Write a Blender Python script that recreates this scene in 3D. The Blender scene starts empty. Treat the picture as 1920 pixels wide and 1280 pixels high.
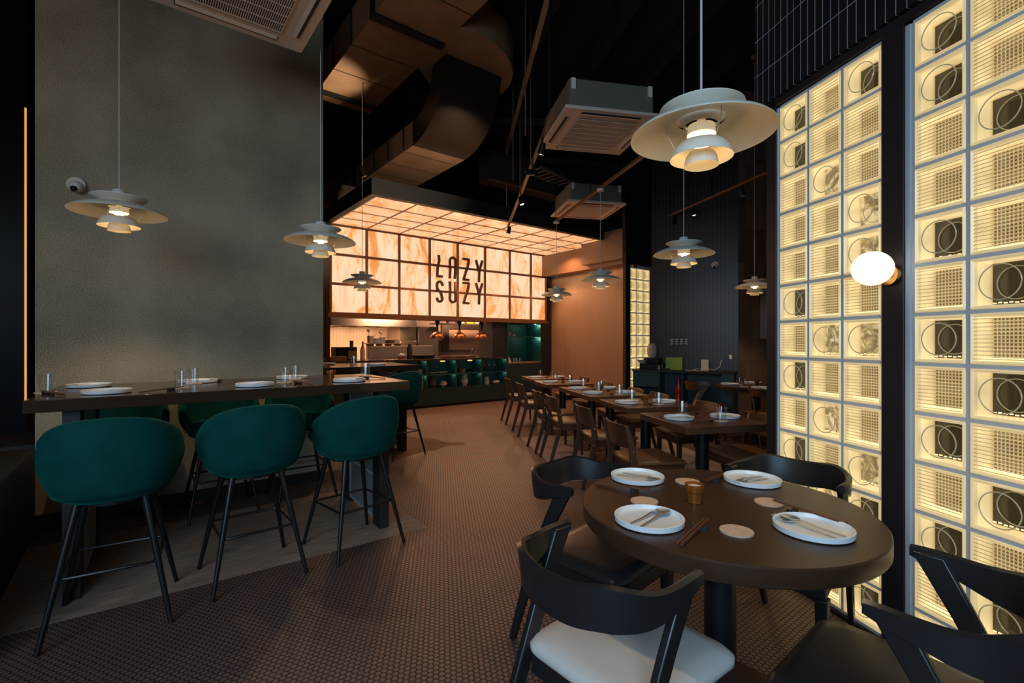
import bpy, bmesh, math, random
from mathutils import Vector, Matrix
random.seed(7)
sc = bpy.context.scene
COL = sc.collection
PI = math.pi
R = math.radians
# ------------------------------------------------------------------ camera, world, light, exposure
EYE = 1.35                       # camera height; level camera, 900 px focal length on a 1920 px frame
cam_d = bpy.data.cameras.new('camera'); cam = bpy.data.objects.new('camera', cam_d); COL.objects.link(cam)
cam.location = (0, 0, EYE); cam.rotation_euler = (PI/2, 0, 0)
cam_d.sensor_width = 36; cam_d.lens = 36*900/1920; cam_d.clip_start = 0.02
sc.camera = cam
w = bpy.data.worlds.new('dusk'); sc.world = w; w.use_nodes = True
w.node_tree.nodes['Background'].inputs[0].default_value = (0.10, 0.16, 0.24, 1)
w.node_tree.nodes['Background'].inputs[1].default_value = 0.12
sc.view_settings.view_transform = 'Standard'; sc.view_settings.look = 'None'
sc.view_settings.exposure = 0.0; sc.view_settings.gamma = 1.0; sc.view_settings.use_curve_mapping = False
try:
    sc.cycles.sample_clamp_indirect = 3.0; sc.cycles.use_light_tree = True
    sc.cycles.max_bounces = 6; sc.cycles.transparent_max_bounces = 12
    sc.cycles.use_denoising = True
    sc.cycles.caustics_reflective = False; sc.cycles.caustics_refractive = False
except Exception: pass

def light(kind, loc, power, color, size=.1, size_y=None, target=None, spot=None, blend=.4, spread=None):
    d = bpy.data.lights.new('lamp_light', kind); d.energy = power; d.color = color
    if kind == 'AREA':
        d.size = size
        if size_y: d.shape = 'RECTANGLE'; d.size_y = size_y
        if spread: d.spread = spread
    else: d.shadow_soft_size = size
    if kind == 'SPOT': d.spot_size = spot; d.spot_blend = blend
    o = bpy.data.objects.new('lamp_light', d); COL.objects.link(o); o.location = loc
    if target is not None:
        o.rotation_euler = (Vector(target)-Vector(loc)).to_track_quat('-Z', 'Y').to_euler()
    return o
# dusk daylight through the street windows behind the camera
light('AREA', (-.9, -2.4, 2.3), 84, (.42, .72, 1.0), 3.4, 2.4, target=(.3, 1.5, .5), spread=R(120))
# unseen warm fill lamps added behind the camera to brighten the room
light('POINT', (.4, -1.5, 2.4), 14, (1, .58, .32), .25)
light('POINT', (-2.4, -1.0, 2.5), 54, (1, .62, .34), .25)

# ------------------------------------------------------------------ helpers
def P(px, py, z):                # pixel -> point at height z
    y = (z-EYE)*900.0/(640.0-py); return Vector(((px-960)/900.0*y, y, z))
EK = Vector((.785, .62, 0)).normalized(); EP = Vector((-EK.y, EK.x, 0)); AK = math.atan2(EK.y, EK.x)
GU = Vector((-.2, .98, 0)).normalized(); GV = Vector((GU.y, -GU.x, 0)); AG = math.atan2(GV.y, GV.x)
K0 = Vector((-.207, 10.95, 0))
def KP(t, d, z): return K0 + EK*t + EP*d + Vector((0, 0, z))
def kt(px):                      # pixel column -> t on the kitchen front plane
    a = (px-960)/900.0; return (a*K0.y-K0.x)/(EK.x-a*EK.y)

def link(name, data, parent=None, loc=(0, 0, 0), rz=0):
    o = bpy.data.objects.new(name, data); COL.objects.link(o)
    o.location = loc; o.rotation_euler = (0, 0, rz)
    if parent: o.parent = parent
    return o
def thing(name, label, cat, loc=(0, 0, 0), rz=0, group=None):
    o = link(name, None, None, loc, rz); o.empty_display_size = .1
    o['label'] = label; o['category'] = cat
    if group: o['group'] = group
    return o
def tag(o, label, cat, group=None):
    o['label'] = label; o['category'] = cat
    if group: o['group'] = group
    return o
def struct(o): o['kind'] = 'structure'; return o
KIDS = {}
def dup(root, loc, rz, label, group=None, cat=None):
    r = root.copy(); COL.objects.link(r); r.location = loc; r.rotation_euler = (0, 0, rz)
    r['label'] = label
    if group: r['group'] = group
    if cat: r['category'] = cat
    for ch in list(root.children):
        c = ch.copy(); COL.objects.link(c); c.parent = r
        for g in list(ch.children):
            d = g.copy(); COL.objects.link(d); d.parent = c
    return r

class M:
    def __init__(s): s.b = bmesh.new(); s.mi = 0
    def _f(s, vs):
        try:
            f = s.b.faces.new(vs); f.material_index = s.mi; return f
        except ValueError: return None
    def hexa(s, p):              # 8 points: bottom 4 ccw, top 4 ccw
        v = [s.b.verts.new(q) for q in p]
        for i in ((3,2,1,0),(4,5,6,7),(0,1,5,4),(1,2,6,5),(2,3,7,6),(3,0,4,7)): s._f([v[k] for k in i])
        return s
    def box(s, cx, cy, cz, sx, sy, sz, rz=0, m=None):
        q = [(-1,-1,-1),(1,-1,-1),(1,1,-1),(-1,1,-1),(-1,-1,1),(1,-1,1),(1,1,1),(-1,1,1)]
        mm = m or (Matrix.Translation((cx,cy,cz)) @ Matrix.Rotation(rz, 4, 'Z'))
        return s.hexa([mm @ Vector((a*sx/2, b*sy/2, c*sz/2)) for a, b, c in q])
    def bb(s, x0, x1, y0, y1, z0, z1): return s.box((x0+x1)/2, (y0+y1)/2, (z0+z1)/2, x1-x0, y1-y0, z1-z0)
    def quad(s, a, b, c, d): s._f([s.b.verts.new(q) for q in (a, b, c, d)]); return s
    def lathe(s, prof, c=(0,0,0), n=32, a0=0, a1=2*PI):
        full = abs(a1-a0-2*PI) < 1e-6; k = n if full else n+1; rings = []
        for r, z in prof:
            if r < 1e-5: rings.append([s.b.verts.new((c[0], c[1], c[2]+z))]*k)
            else: rings.append([s.b.verts.new((c[0]+r*math.cos(a0+(a1-a0)*i/n), c[1]+r*math.sin(a0+(a1-a0)*i/n), c[2]+z)) for i in range(k)])
        for A, B in zip(rings, rings[1:]):
            for i in range(n):
                j = (i+1) % k
                vs = [A[i], A[j], B[j], B[i]]; u = []
                for v in vs:
                    if v not in u: u.append(v)
                if len(u) > 2: s._f(u)
        return s
    def cyl(s, cx, cy, z0, z1, r, r1=None, n=24):
        r1 = r if r1 is None else r1
        return s.lathe([(0,z0),(r,z0),(r1,z1),(0,z1)], (cx,cy,0), n)
    def tube(s, pts, r, n=8, closed=False):
        pts = [Vector(p) for p in pts]; N = len(pts); rr = r if isinstance(r, (list,tuple)) else [r]*N
        rings = []; up = Vector((0,0,1))
        for i, p in enumerate(pts):
            if closed: t = pts[(i+1)%N]-pts[i-1]
            else: t = pts[min(i+1,N-1)]-pts[max(i-1,0)]
            t.normalize(); x = t.cross(up)
            if x.length < .05: x = t.cross(Vector((0,1,0)))
            x.normalize(); y = x.cross(t)
            rings.append([s.b.verts.new(p+(x*math.cos(2*PI*k/n)+y*math.sin(2*PI*k/n))*rr[i]) for k in range(n)])
        for i in range(N if closed else N-1):
            A, B = rings[i], rings[(i+1)%N]
            for k in range(n): s._f([A[k], A[(k+1)%n], B[(k+1)%n], B[k]])
        if not closed: s._f(rings[0][::-1]); s._f(rings[-1])
        return s
    def loft(s, rings, caps=True, close=False):   # rings of points, each ring closed
        R_ = [[s.b.verts.new(p) for p in r] for r in rings]; n = len(R_[0])
        for A, B in zip(R_, R_[1:]+([R_[0]] if close else [])):
            for k in range(n): s._f([A[k], A[(k+1)%n], B[(k+1)%n], B[k]])
        if caps and not close: s._f(R_[0][::-1]); s._f(R_[-1])
        return s
    def prism(s, poly, z0, z1):
        return s.loft([[(x,y,z0) for x,y in poly], [(x,y,z1) for x,y in poly]])
    def ball(s, c, r, n=16, sz=1):
        return s.lathe([(r*math.sin(PI*i/n), -r*sz*math.cos(PI*i/n)) for i in range(n+1)], c, n*2)
    def done(s, name, mats, parent=None, loc=(0,0,0), rz=0, bev=0, ang=.6, seg=2):
        bmesh.ops.recalc_face_normals(s.b, faces=s.b.faces)
        for f in s.b.faces: f.smooth = True
        for e in s.b.edges: e.smooth = (len(e.link_faces) == 2 and e.calc_face_angle(0) < ang)
        me = bpy.data.meshes.new(name); s.b.to_mesh(me); s.b.free()
        for m in (mats if isinstance(mats, (list,tuple)) else [mats]): me.materials.append(m)
        o = link(name, me, parent, loc, rz)
        if bev:
            md = o.modifiers.new('bevel', 'BEVEL'); md.width = bev; md.segments = seg; md.limit_method = 'ANGLE'; md.angle_limit = .7
        return o

# ------------------------------------------------------------------ materials
def mat(name, col, rough=.5, metal=0, emit=None, es=0, spec=None, sheen=0, coat=0, bump=None, var=None, trans=0, alpha=1):
    m = bpy.data.materials.new(name); m.use_nodes = True; nt = m.node_tree; b = nt.nodes['Principled BSDF']
    b.inputs['Base Color'].default_value = (*col, 1); b.inputs['Roughness'].default_value = rough; b.inputs['Metallic'].default_value = metal
    if spec is not None: b.inputs['Specular IOR Level'].default_value = spec
    if emit: b.inputs['Emission Color'].default_value = (*emit, 1); b.inputs['Emission Strength'].default_value = es
    if sheen: b.inputs['Sheen Weight'].default_value = sheen; b.inputs['Sheen Roughness'].default_value = .4
    if coat: b.inputs['Coat Weight'].default_value = coat; b.inputs['Coat Roughness'].default_value = .1
    if trans: b.inputs['Transmission Weight'].default_value = trans
    if alpha < 1: b.inputs['Alpha'].default_value = alpha
    if var or bump:
        tc = nt.nodes.new('ShaderNodeTexCoord'); no = nt.nodes.new('ShaderNodeTexNoise')
        sc_ = (var or bump)[0]; mp = nt.nodes.new('ShaderNodeMapping'); mp.inputs['Scale'].default_value = sc_ if isinstance(sc_, tuple) else (sc_,)*3
        nt.links.new(tc.outputs['Object'], mp.inputs[0]); nt.links.new(mp.outputs[0], no.inputs['Vector']); no.inputs['Scale'].default_value = 1; no.inputs['Detail'].default_value = 6
        if var:
            mx = nt.nodes.new('ShaderNodeMix'); mx.data_type = 'RGBA'
            mx.inputs[6].default_value = (*col, 1); mx.inputs[7].default_value = (*var[1], 1)
            rp = nt.nodes.new('ShaderNodeValToRGB'); rp.color_ramp.elements[0].position = .35; rp.color_ramp.elements[1].position = .65
            nt.links.new(no.outputs[0], rp.inputs[0]); nt.links.new(rp.outputs[0], mx.inputs[0]); nt.links.new(mx.outputs[2], b.inputs['Base Color'])
        if bump:
            bp = nt.nodes.new('ShaderNodeBump'); bp.inputs['Strength'].default_value = bump[1]; bp.inputs['Distance'].default_value = bump[2]
            n2 = nt.nodes.new('ShaderNodeTexNoise'); n2.inputs['Scale'].default_value = bump[0] if not isinstance(bump[0], tuple) else 1; n2.inputs['Detail'].default_value = 4
            nt.links.new(tc.outputs['Object'], n2.inputs['Vector']); nt.links.new(n2.outputs[0], bp.inputs['Height']); nt.links.new(bp.outputs[0], b.inputs['Normal'])
    return m
def N(nt, kind, **kw):
    n = nt.nodes.new(kind)
    for k, v in kw.items(): setattr(n, k, v)
    return n
def math_(nt, op, a, b=None, c=None):
    n = nt.nodes.new('ShaderNodeMath'); n.operation = op
    for i, x in enumerate((a, b, c)):
        if x is None: continue
        if isinstance(x, (int, float)): n.inputs[i].default_value = x
        else: nt.links.new(x, n.inputs[i])
    return n.outputs[0]

def penny_floor():
    m = mat('penny_tile', (.05, .03, .022), .5); nt = m.node_tree; b = nt.nodes['Principled BSDF']
    tc = N(nt, 'ShaderNodeTexCoord'); mp = N(nt, 'ShaderNodeMapping'); mp.inputs['Rotation'].default_value = (0, 0, -AK)
    nt.links.new(tc.outputs['Object'], mp.inputs[0])
    sp = N(nt, 'ShaderNodeSeparateXYZ'); nt.links.new(mp.outputs[0], sp.inputs[0]); s = .027
    x = math_(nt, 'DIVIDE', sp.outputs[0], s); y = math_(nt, 'DIVIDE', sp.outputs[1], s*math.sqrt(3))
    def cell(off):
        fx = math_(nt, 'SUBTRACT', math_(nt, 'FRACT', math_(nt, 'ADD', x, off)), .5)
        fy = math_(nt, 'MULTIPLY', math_(nt, 'SUBTRACT', math_(nt, 'FRACT', math_(nt, 'ADD', y, off)), .5), math.sqrt(3))
        return math_(nt, 'SQRT', math_(nt, 'ADD', math_(nt, 'MULTIPLY', fx, fx), math_(nt, 'MULTIPLY', fy, fy)))
    d = math_(nt, 'MINIMUM', cell(100.0), cell(100.5))
    rp = N(nt, 'ShaderNodeMapRange'); rp.inputs[1].default_value = .36; rp.inputs[2].default_value = .44; rp.inputs[3].default_value = 1; rp.inputs[4].default_value = 0
    nt.links.new(d, rp.inputs[0])
    no = N(nt, 'ShaderNodeTexNoise'); no.inputs['Scale'].default_value = 1.3; no.inputs['Detail'].default_value = 5; nt.links.new(tc.outputs['Object'], no.inputs['Vector'])
    tile = N(nt, 'ShaderNodeMix', data_type='RGBA'); tile.inputs[6].default_value = (.105, .062, .050, 1); tile.inputs[7].default_value = (.20, .112, .084, 1); nt.links.new(no.outputs[0], tile.inputs[0])
    mx = N(nt, 'ShaderNodeMix', data_type='RGBA'); mx.inputs[6].default_value = (.022, .018, .018, 1); nt.links.new(rp.outputs[0], mx.inputs[0]); nt.links.new(tile.outputs[2], mx.inputs[7])
    nt.links.new(mx.outputs[2], b.inputs['Base Color'])
    ro = N(nt, 'ShaderNodeMapRange'); ro.inputs[3].default_value = .7; ro.inputs[4].default_value = .45; nt.links.new(rp.outputs[0], ro.inputs[0]); nt.links.new(ro.outputs[0], b.inputs['Roughness'])
    bp = N(nt, 'ShaderNodeBump'); bp.inputs['Strength'].default_value = .5; bp.inputs['Distance'].default_value = .002; nt.links.new(rp.outputs[0], bp.inputs['Height']); nt.links.new(bp.outputs[0], b.inputs['Normal'])
    return m
def tiles(name, col, grout, tw, th, axis_x=True, gw=.06, rough=.35, gh=None, var=0, stagger=False, es=0):
    """vertical stacked tiles; object x (along) and z (up)"""
    m = mat(name, col, rough); nt = m.node_tree; b = nt.nodes['Principled BSDF']
    tc = N(nt, 'ShaderNodeTexCoord'); sp = N(nt, 'ShaderNodeSeparateXYZ'); nt.links.new(tc.outputs['Object'], sp.inputs[0])
    X = math_(nt, 'DIVIDE', sp.outputs[0], tw); Z = math_(nt, 'DIVIDE', sp.outputs[2], th)
    a = math_(nt, 'LESS_THAN', math_(nt, 'FRACT', math_(nt, 'ADD', X, 100)), gw)
    c = math_(nt, 'LESS_THAN', math_(nt, 'FRACT', math_(nt, 'ADD', Z, 100)), gh if gh else gw*tw/th)
    g = math_(nt, 'MAXIMUM', a, c)
    mx = N(nt, 'ShaderNodeMix', data_type='RGBA'); mx.inputs[7].default_value = (*grout, 1); nt.links.new(g, mx.inputs[0])
    if var:
        wn = N(nt, 'ShaderNodeTexWhiteNoise', noise_dimensions='2D'); cb = N(nt, 'ShaderNodeCombineXYZ')
        nt.links.new(math_(nt, 'FLOOR', X), cb.inputs[0]); nt.links.new(math_(nt, 'FLOOR', Z), cb.inputs[1]); nt.links.new(cb.outputs[0], wn.inputs['Vector'])
        m2 = N(nt, 'ShaderNodeMix', data_type='RGBA'); m2.inputs[6].default_value = (*[q*(1-var) for q in col], 1); m2.inputs[7].default_value = (*[min(1, q*(1+var)) for q in col], 1)
        nt.links.new(wn.outputs['Value'], m2.inputs[0]); nt.links.new(m2.outputs[2], mx.inputs[6])
    else: mx.inputs[6].default_value = (*col, 1)
    nt.links.new(mx.outputs[2], b.inputs['Base Color'])
    bp = N(nt, 'ShaderNodeBump'); bp.inputs['Strength'].default_value = .6; bp.inputs['Distance'].default_value = .003; bp.invert = True
    nt.links.new(g, bp.inputs['Height']); nt.links.new(bp.outputs[0], b.inputs['Normal'])
    return m
def marble(name='backlit_marble', es=1.0, tint=1.0):
    m = mat(name, (.8, .6, .45), .3); nt = m.node_tree; b = nt.nodes['Principled BSDF']
    tc = N(nt, 'ShaderNodeTexCoord'); mp = N(nt, 'ShaderNodeMapping'); mp.inputs['Scale'].default_value = (3.0, 3.0, 1.0); mp.inputs['Rotation'].default_value = (.1, .30, .3)
    nt.links.new(tc.outputs['Object'], mp.inputs[0])
    n1 = N(nt, 'ShaderNodeTexNoise'); n1.inputs['Scale'].default_value = 1.1; n1.inputs['Detail'].default_value = 12; n1.inputs['Roughness'].default_value = .70; n1.inputs['Distortion'].default_value = 1.1
    nt.links.new(mp.outputs[0], n1.inputs['Vector'])
    rp = N(nt, 'ShaderNodeValToRGB'); e = rp.color_ramp.elements
    e[0].position = .36; e[0].color = (.86, .27, .06, 1); e[1].position = .54; e[1].color = (1.0, .68*tint, .43*tint*tint, 1)
    x = e.new(.43); x.color = (.95, .40, .13, 1); x = e.new(.47); x.color = (1.0, .56, .28, 1); x = e.new(.75); x.color = (1.0, .80*tint, .60*tint*tint, 1)
    nt.links.new(n1.outputs[0], rp.inputs[0]); nt.links.new(rp.outputs[0], b.inputs['Emission Color']); b.inputs['Emission Strength'].default_value = es
    b.inputs['Base Color'].default_value = (.08, .05, .035, 1)
    return m
def concrete():
    m = mat('rough_concrete', (.2, .19, .16), .9); nt = m.node_tree; b = nt.nodes['Principled BSDF']
    tc = N(nt, 'ShaderNodeTexCoord')
    n1 = N(nt, 'ShaderNodeTexNoise'); n1.inputs['Scale'].default_value = 1.1; n1.inputs['Detail'].default_value = 7; nt.links.new(tc.outputs['Object'], n1.inputs['Vector'])
    n2 = N(nt, 'ShaderNodeTexNoise'); n2.inputs['Scale'].default_value = 130; n2.inputs['Detail'].default_value = 3; nt.links.new(tc.outputs['Object'], n2.inputs['Vector'])
    s = math_(nt, 'ADD', math_(nt, 'MULTIPLY', n1.outputs[0], .55), math_(nt, 'MULTIPLY', n2.outputs[0], .6))
    rp = N(nt, 'ShaderNodeValToRGB'); e = rp.color_ramp.elements; e[0].position = .42; e[0].color = (.18, .150, .105, 1); e[1].position = .72; e[1].color = (.56, .48, .34, 1)
    nt.links.new(s, rp.inputs[0]); nt.links.new(rp.outputs[0], b.inputs['Base Color'])
    bp = N(nt, 'ShaderNodeBump'); bp.inputs['Strength'].default_value = .5; bp.inputs['Distance'].default_value = .004; nt.links.new(n2.outputs[0], bp.inputs['Height']); nt.links.new(bp.outputs[0], b.inputs['Normal'])
    return m
def woodgrain(name, c1, c2, rough=.35, axis=0):
    m = mat(name, c1, rough); nt = m.node_tree; b = nt.nodes['Principled BSDF']
    tc = N(nt, 'ShaderNodeTexCoord'); mp = N(nt, 'ShaderNodeMapping'); s = [42, 42, 42]; s[axis] = 2.5; mp.inputs['Scale'].default_value = s
    nt.links.new(tc.outputs['Object'], mp.inputs[0]); no = N(nt, 'ShaderNodeTexNoise'); no.inputs['Scale'].default_value = 1; no.inputs['Detail'].default_value = 5; nt.links.new(mp.outputs[0], no.inputs['Vector'])
    mx = N(nt, 'ShaderNodeMix', data_type='RGBA'); mx.inputs[6].default_value = (*c1, 1); mx.inputs[7].default_value = (*c2, 1); nt.links.new(no.outputs[0], mx.inputs[0]); nt.links.new(mx.outputs[2], b.inputs['Base Color'])
    return m
def thin_glass(name, tint=(1, 1, 1), refl=.05, rough=.03, fk=.38):
    m = bpy.data.materials.new(name); m.use_nodes = True; nt = m.node_tree; nt.nodes.remove(nt.nodes['Principled BSDF'])
    out = nt.nodes['Material Output']; t = N(nt, 'ShaderNodeBsdfTransparent'); t.inputs[0].default_value = (*tint, 1)
    g = N(nt, 'ShaderNodeBsdfGlossy'); g.inputs['Roughness'].default_value = rough
    lw = N(nt, 'ShaderNodeLayerWeight'); lw.inputs['Blend'].default_value = .35
    f = math_(nt, 'ADD', math_(nt, 'MULTIPLY', math_(nt, 'POWER', lw.outputs['Facing'], 2.0), fk), refl)
    mx = N(nt, 'ShaderNodeMixShader'); nt.links.new(f, mx.inputs[0]); nt.links.new(t.outputs[0], mx.inputs[1]); nt.links.new(g.outputs[0], mx.inputs[2]); nt.links.new(mx.outputs[0], out.inputs[0])
    return m
def rib_back():                  # back pane of a ribbed block: dark cells between glowing crossing ribs
    m = mat('ribbed_back_pane', (.12, .09, .05), .25); nt = m.node_tree; b = nt.nodes['Principled BSDF']
    tc = N(nt, 'ShaderNodeTexCoord'); sp = N(nt, 'ShaderNodeSeparateXYZ'); nt.links.new(tc.outputs['Object'], sp.inputs[0])
    def wv(o, p): return math_(nt, 'ABSOLUTE', math_(nt, 'SINE', math_(nt, 'MULTIPLY', o, PI/p)))
    d = math_(nt, 'MULTIPLY', wv(sp.outputs[0], .0125), wv(sp.outputs[2], .0135))
    rp = N(nt, 'ShaderNodeValToRGB'); e = rp.color_ramp.elements; e[0].position = .22; e[0].color = (.80, .60, .28, 1); e[1].position = .62; e[1].color = (.10, .062, .022, 1)
    nt.links.new(d, rp.inputs[0]); nt.links.new(rp.outputs[0], b.inputs['Emission Color']); b.inputs['Emission Strength'].default_value = .75
    return m

m_floor = penny_floor(); m_conc = concrete(); m_marble = marble(); m_marble2 = marble('backlit_marble_canopy', .86, .80)
m_black = mat('black_paint', (.012, .011, .011), .6)
m_ceil = mat('black_ceiling', (.012, .010, .009), .85, bump=(6, .8, .05))
m_blackmetal = mat('black_metal', (.012, .012, .013), .38, .3)
m_steelpost = mat('dark_steel_post', (.035, .03, .034), .42, .5, bump=(30, .15, .002))
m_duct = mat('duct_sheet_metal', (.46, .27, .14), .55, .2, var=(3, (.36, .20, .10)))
m_brownmetal = mat('brown_metal_bar', (.16, .07, .035), .5)
m_velvet = mat('green_velvet', (.0015, .062, .054), .85, sheen=.2, spec=.12, var=(9, (.001, .048, .043)))
m_velvet.node_tree.nodes['Principled BSDF'].inputs['Sheen Tint'].default_value = (.02, .6, .5, 1)
m_bartop = woodgrain('dark_bar_top', (.034, .018, .010), (.055, .030, .017), .14); m_bartop.node_tree.nodes['Principled BSDF'].inputs['Specular IOR Level'].default_value = .3
m_tabletop = woodgrain('walnut_table_top', (.080, .032, .013), (.12, .050, .022), .33)
m_roundtop = woodgrain('round_table_veneer', (.036, .016, .008), (.058, .026, .013), .36); m_roundtop.node_tree.nodes['Principled BSDF'].inputs['Specular IOR Level'].default_value = .35
m_chairwood = woodgrain('chair_dark_wood', (.055, .023, .011), (.085, .035, .017), .38, 2)
m_ebony = mat('black_stained_wood', (.014, .013, .014), .32)
m_leather = mat('brown_leather', (.17, .072, .028), .38, bump=(60, .1, .002))
m_blackleather = mat('black_leather', (.024, .021, .022), .33, bump=(60, .1, .002))
m_cream = mat('cream_fabric', (.58, .53, .48), .85, bump=(200, .15, .001))
m_plate = mat('white_ceramic', (.78, .80, .80), .3)
m_steel = mat('stainless_steel', (.62, .59, .56), .32, .82)
m_brushed = mat('brushed_steel', (.42, .36, .30), .34, .9)
m_cork = mat('cork_coaster', (.62, .44, .31), .85, bump=(150, .3, .001), var=(90, (.52, .36, .25)))
m_chop = mat('chopstick_wood', (.13, .045, .02), .4)
m_amber = mat('amber_glass', (.42, .12, .015), .08, trans=.55)
m_wax = mat('white_wax', (.85, .83, .78), .5)
m_glass = thin_glass('tumbler_glass', refl=.09, rough=.06, fk=.5)
m_rug = mat('woven_rug', (.40, .29, .21), .95, var=((6, 90, 10), (.22, .15, .105)), bump=(160, .5, .003))
m_lrug = mat('pale_mat', (.34, .27, .25), .9, var=((5, 40, 5), (.27, .20, .18)))
m_hide = mat('cow_hide', (.09, .030, .012), .8, var=(3.2, (.035, .012, .006)))
m_green = mat('green_lacquer', (.012, .038, .036), .45)
m_greenin = mat('green_niche_paint', (.010, .075, .064), .5)
m_teal = mat('dark_teal_lacquer', (.006, .032, .042), .4)
m_tile = tiles('kitchen_wall_tile', (.60, .46, .36), (.28, .20, .14), .085, .6, gw=.05, rough=.3, gh=.006)
m_kit = tiles('black_stack_tile', (.012, .013, .018), (.50, .54, .60), .047, .21, gw=.06, rough=.2, gh=.014)
m_rib = tiles('fluted_dark_tile', (.042, .024, .012), (.012, .007, .004), .06, 5.0, gw=.3, rough=.32)
m_brtile = tiles('brown_wall_tile', (.22, .125, .08), (.12, .07, .045), .115, .52, gw=.03, rough=.5, gh=.012, var=.3)
m_woodwall = tiles('timber_wall_panel', (.26, .155, .095), (.20, .115, .07), .23, 1.23, gw=.012, rough=.5, gh=.003, var=.07)
m_beam = mat('painted_beam', (.34, .20, .12), .6)
m_mortar = mat('white_mortar', (.50, .54, .58), .7)
LED = (.88, .66, .30)
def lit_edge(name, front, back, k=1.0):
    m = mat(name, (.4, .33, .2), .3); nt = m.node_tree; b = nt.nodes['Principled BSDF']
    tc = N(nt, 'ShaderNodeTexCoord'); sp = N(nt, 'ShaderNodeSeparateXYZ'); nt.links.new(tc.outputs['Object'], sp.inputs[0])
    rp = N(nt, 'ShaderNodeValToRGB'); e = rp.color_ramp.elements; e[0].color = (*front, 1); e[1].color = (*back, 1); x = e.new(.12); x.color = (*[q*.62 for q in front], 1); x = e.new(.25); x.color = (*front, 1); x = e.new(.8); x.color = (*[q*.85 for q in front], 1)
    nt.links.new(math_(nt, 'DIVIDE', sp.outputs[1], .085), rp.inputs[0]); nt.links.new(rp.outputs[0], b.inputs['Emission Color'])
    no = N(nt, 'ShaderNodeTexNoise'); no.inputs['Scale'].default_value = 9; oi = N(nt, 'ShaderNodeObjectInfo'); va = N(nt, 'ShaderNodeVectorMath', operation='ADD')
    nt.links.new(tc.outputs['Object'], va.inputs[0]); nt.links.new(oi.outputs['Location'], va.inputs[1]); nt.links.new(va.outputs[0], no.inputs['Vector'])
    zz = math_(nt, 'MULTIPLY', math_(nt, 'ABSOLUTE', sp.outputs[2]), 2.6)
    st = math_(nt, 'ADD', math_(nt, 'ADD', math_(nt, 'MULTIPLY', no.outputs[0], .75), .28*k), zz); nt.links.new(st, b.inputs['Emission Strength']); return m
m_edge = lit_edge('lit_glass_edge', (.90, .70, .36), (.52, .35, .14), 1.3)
def swirl():
    m = mat('lit_clear_back', (.2, .16, .1), .12); nt = m.node_tree; b = nt.nodes['Principled BSDF']
    tc = N(nt, 'ShaderNodeTexCoord'); oi = N(nt, 'ShaderNodeObjectInfo'); va = N(nt, 'ShaderNodeVectorMath', operation='ADD'); nt.links.new(tc.outputs['Object'], va.inputs[0]); nt.links.new(oi.outputs['Location'], va.inputs[1])
    no = N(nt, 'ShaderNodeTexNoise'); no.inputs['Scale'].default_value = 11; no.inputs['Distortion'].default_value = 2.5; no.inputs['Detail'].default_value = 2; nt.links.new(va.outputs[0], no.inputs['Vector'])
    rp = N(nt, 'ShaderNodeValToRGB'); e = rp.color_ramp.elements; e[0].position = .40; e[0].color = (.16, .11, .05, 1); e[1].position = .62; e[1].color = (.85, .68, .38, 1); x = e.new(.5); x.color = (.45, .33, .14, 1)
    nt.links.new(no.outputs[0], rp.inputs[0]); nt.links.new(rp.outputs[0], b.inputs['Emission Color']); b.inputs['Emission Strength'].default_value = .8; return m
m_swirl = swirl()
m_rim = mat('lit_glass_rim', (.5, .42, .28), .2, emit=(.80, .60, .28), es=.55)
m_ring = mat('embossed_glass_ring', (.30, .29, .22), .12, emit=(.42, .36, .18), es=.30)
m_bead = mat('lit_bead_glass', (.8, .7, .4), .15, emit=(1, .80, .46), es=1.05)
m_ribbar = mat('glass_rib', (.30, .25, .16), .1, emit=(.50, .36, .15), es=.42)
m_pane = thin_glass('glass_block_pane', (1, .98, .92), .04, .05)
m_darkpane = mat('dark_glass_back', (.020, .016, .010), .10, emit=(.10, .075, .035), es=.28)
m_ribback = rib_back()
m_lamp = mat('lamp_white_enamel', (.80, .76, .66), .4)
m_bulb = mat('warm_bulb', (1, .8, .5), .5, emit=(1, .62, .26), es=55)
m_ringglow = mat('bulb_glow_ring', (.8, .75, .6), .5, emit=(1, .74, .40), es=.35)  # inner reflector ring of the pendants, bulb light put into its emission
m_cord = mat('white_cord', (.6, .6, .58), .6)
m_opal = mat('opal_globe', (1, .9, .8), .3, emit=(1, .82, .64), es=1.2)
m_brass = mat('brass', (.65, .36, .12), .25, 1)
m_copper = mat('copper_shade', (.50, .20, .08), .3, .9)
m_white = mat('white_plastic', (.82, .76, .70), .5)
m_acgrey = mat('grey_casing', (.17, .155, .12), .7)
m_acpanel = mat('ac_panel_plastic', (.84, .66, .54), .5)
m_slot = mat('dark_slot', (.03, .02, .018), .7)
m_spotface = mat('lit_spot_lens', (1, 1, 1), .4, emit=(1, .86, .70), es=7)
m_letter = mat('brown_sign_metal', (.075, .028, .012), .5)
m_gold = mat('gold_led_strip', (1, .6, .2), .4, emit=(1, .45, .08), es=.7)
m_niche = mat('niche_led', (1, 1, 1), .4, emit=(.55, 1, .8), es=1.6)
m_warmbar = mat('warm_emissive', (1, .8, .5), .4, emit=(1, .55, .2), es=1.6)
m_red = mat('red_glaze', (.55, .02, .02), .25)
m_clay = mat('pale_clay', (.62, .50, .40), .7, var=(14, (.48, .38, .30)))
m_darkclay = mat('dark_clay', (.10, .075, .06), .6, var=(8, (.05, .04, .035)))
m_lime = mat('lime_print', (.32, .45, .07), .6)
m_paper = mat('white_card', (.7, .62, .56), .7)
m_screen = mat('dark_screen', (.01, .012, .02), .15)
m_olive = mat('yellow_panel', (.42, .25, .03), .5)

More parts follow.
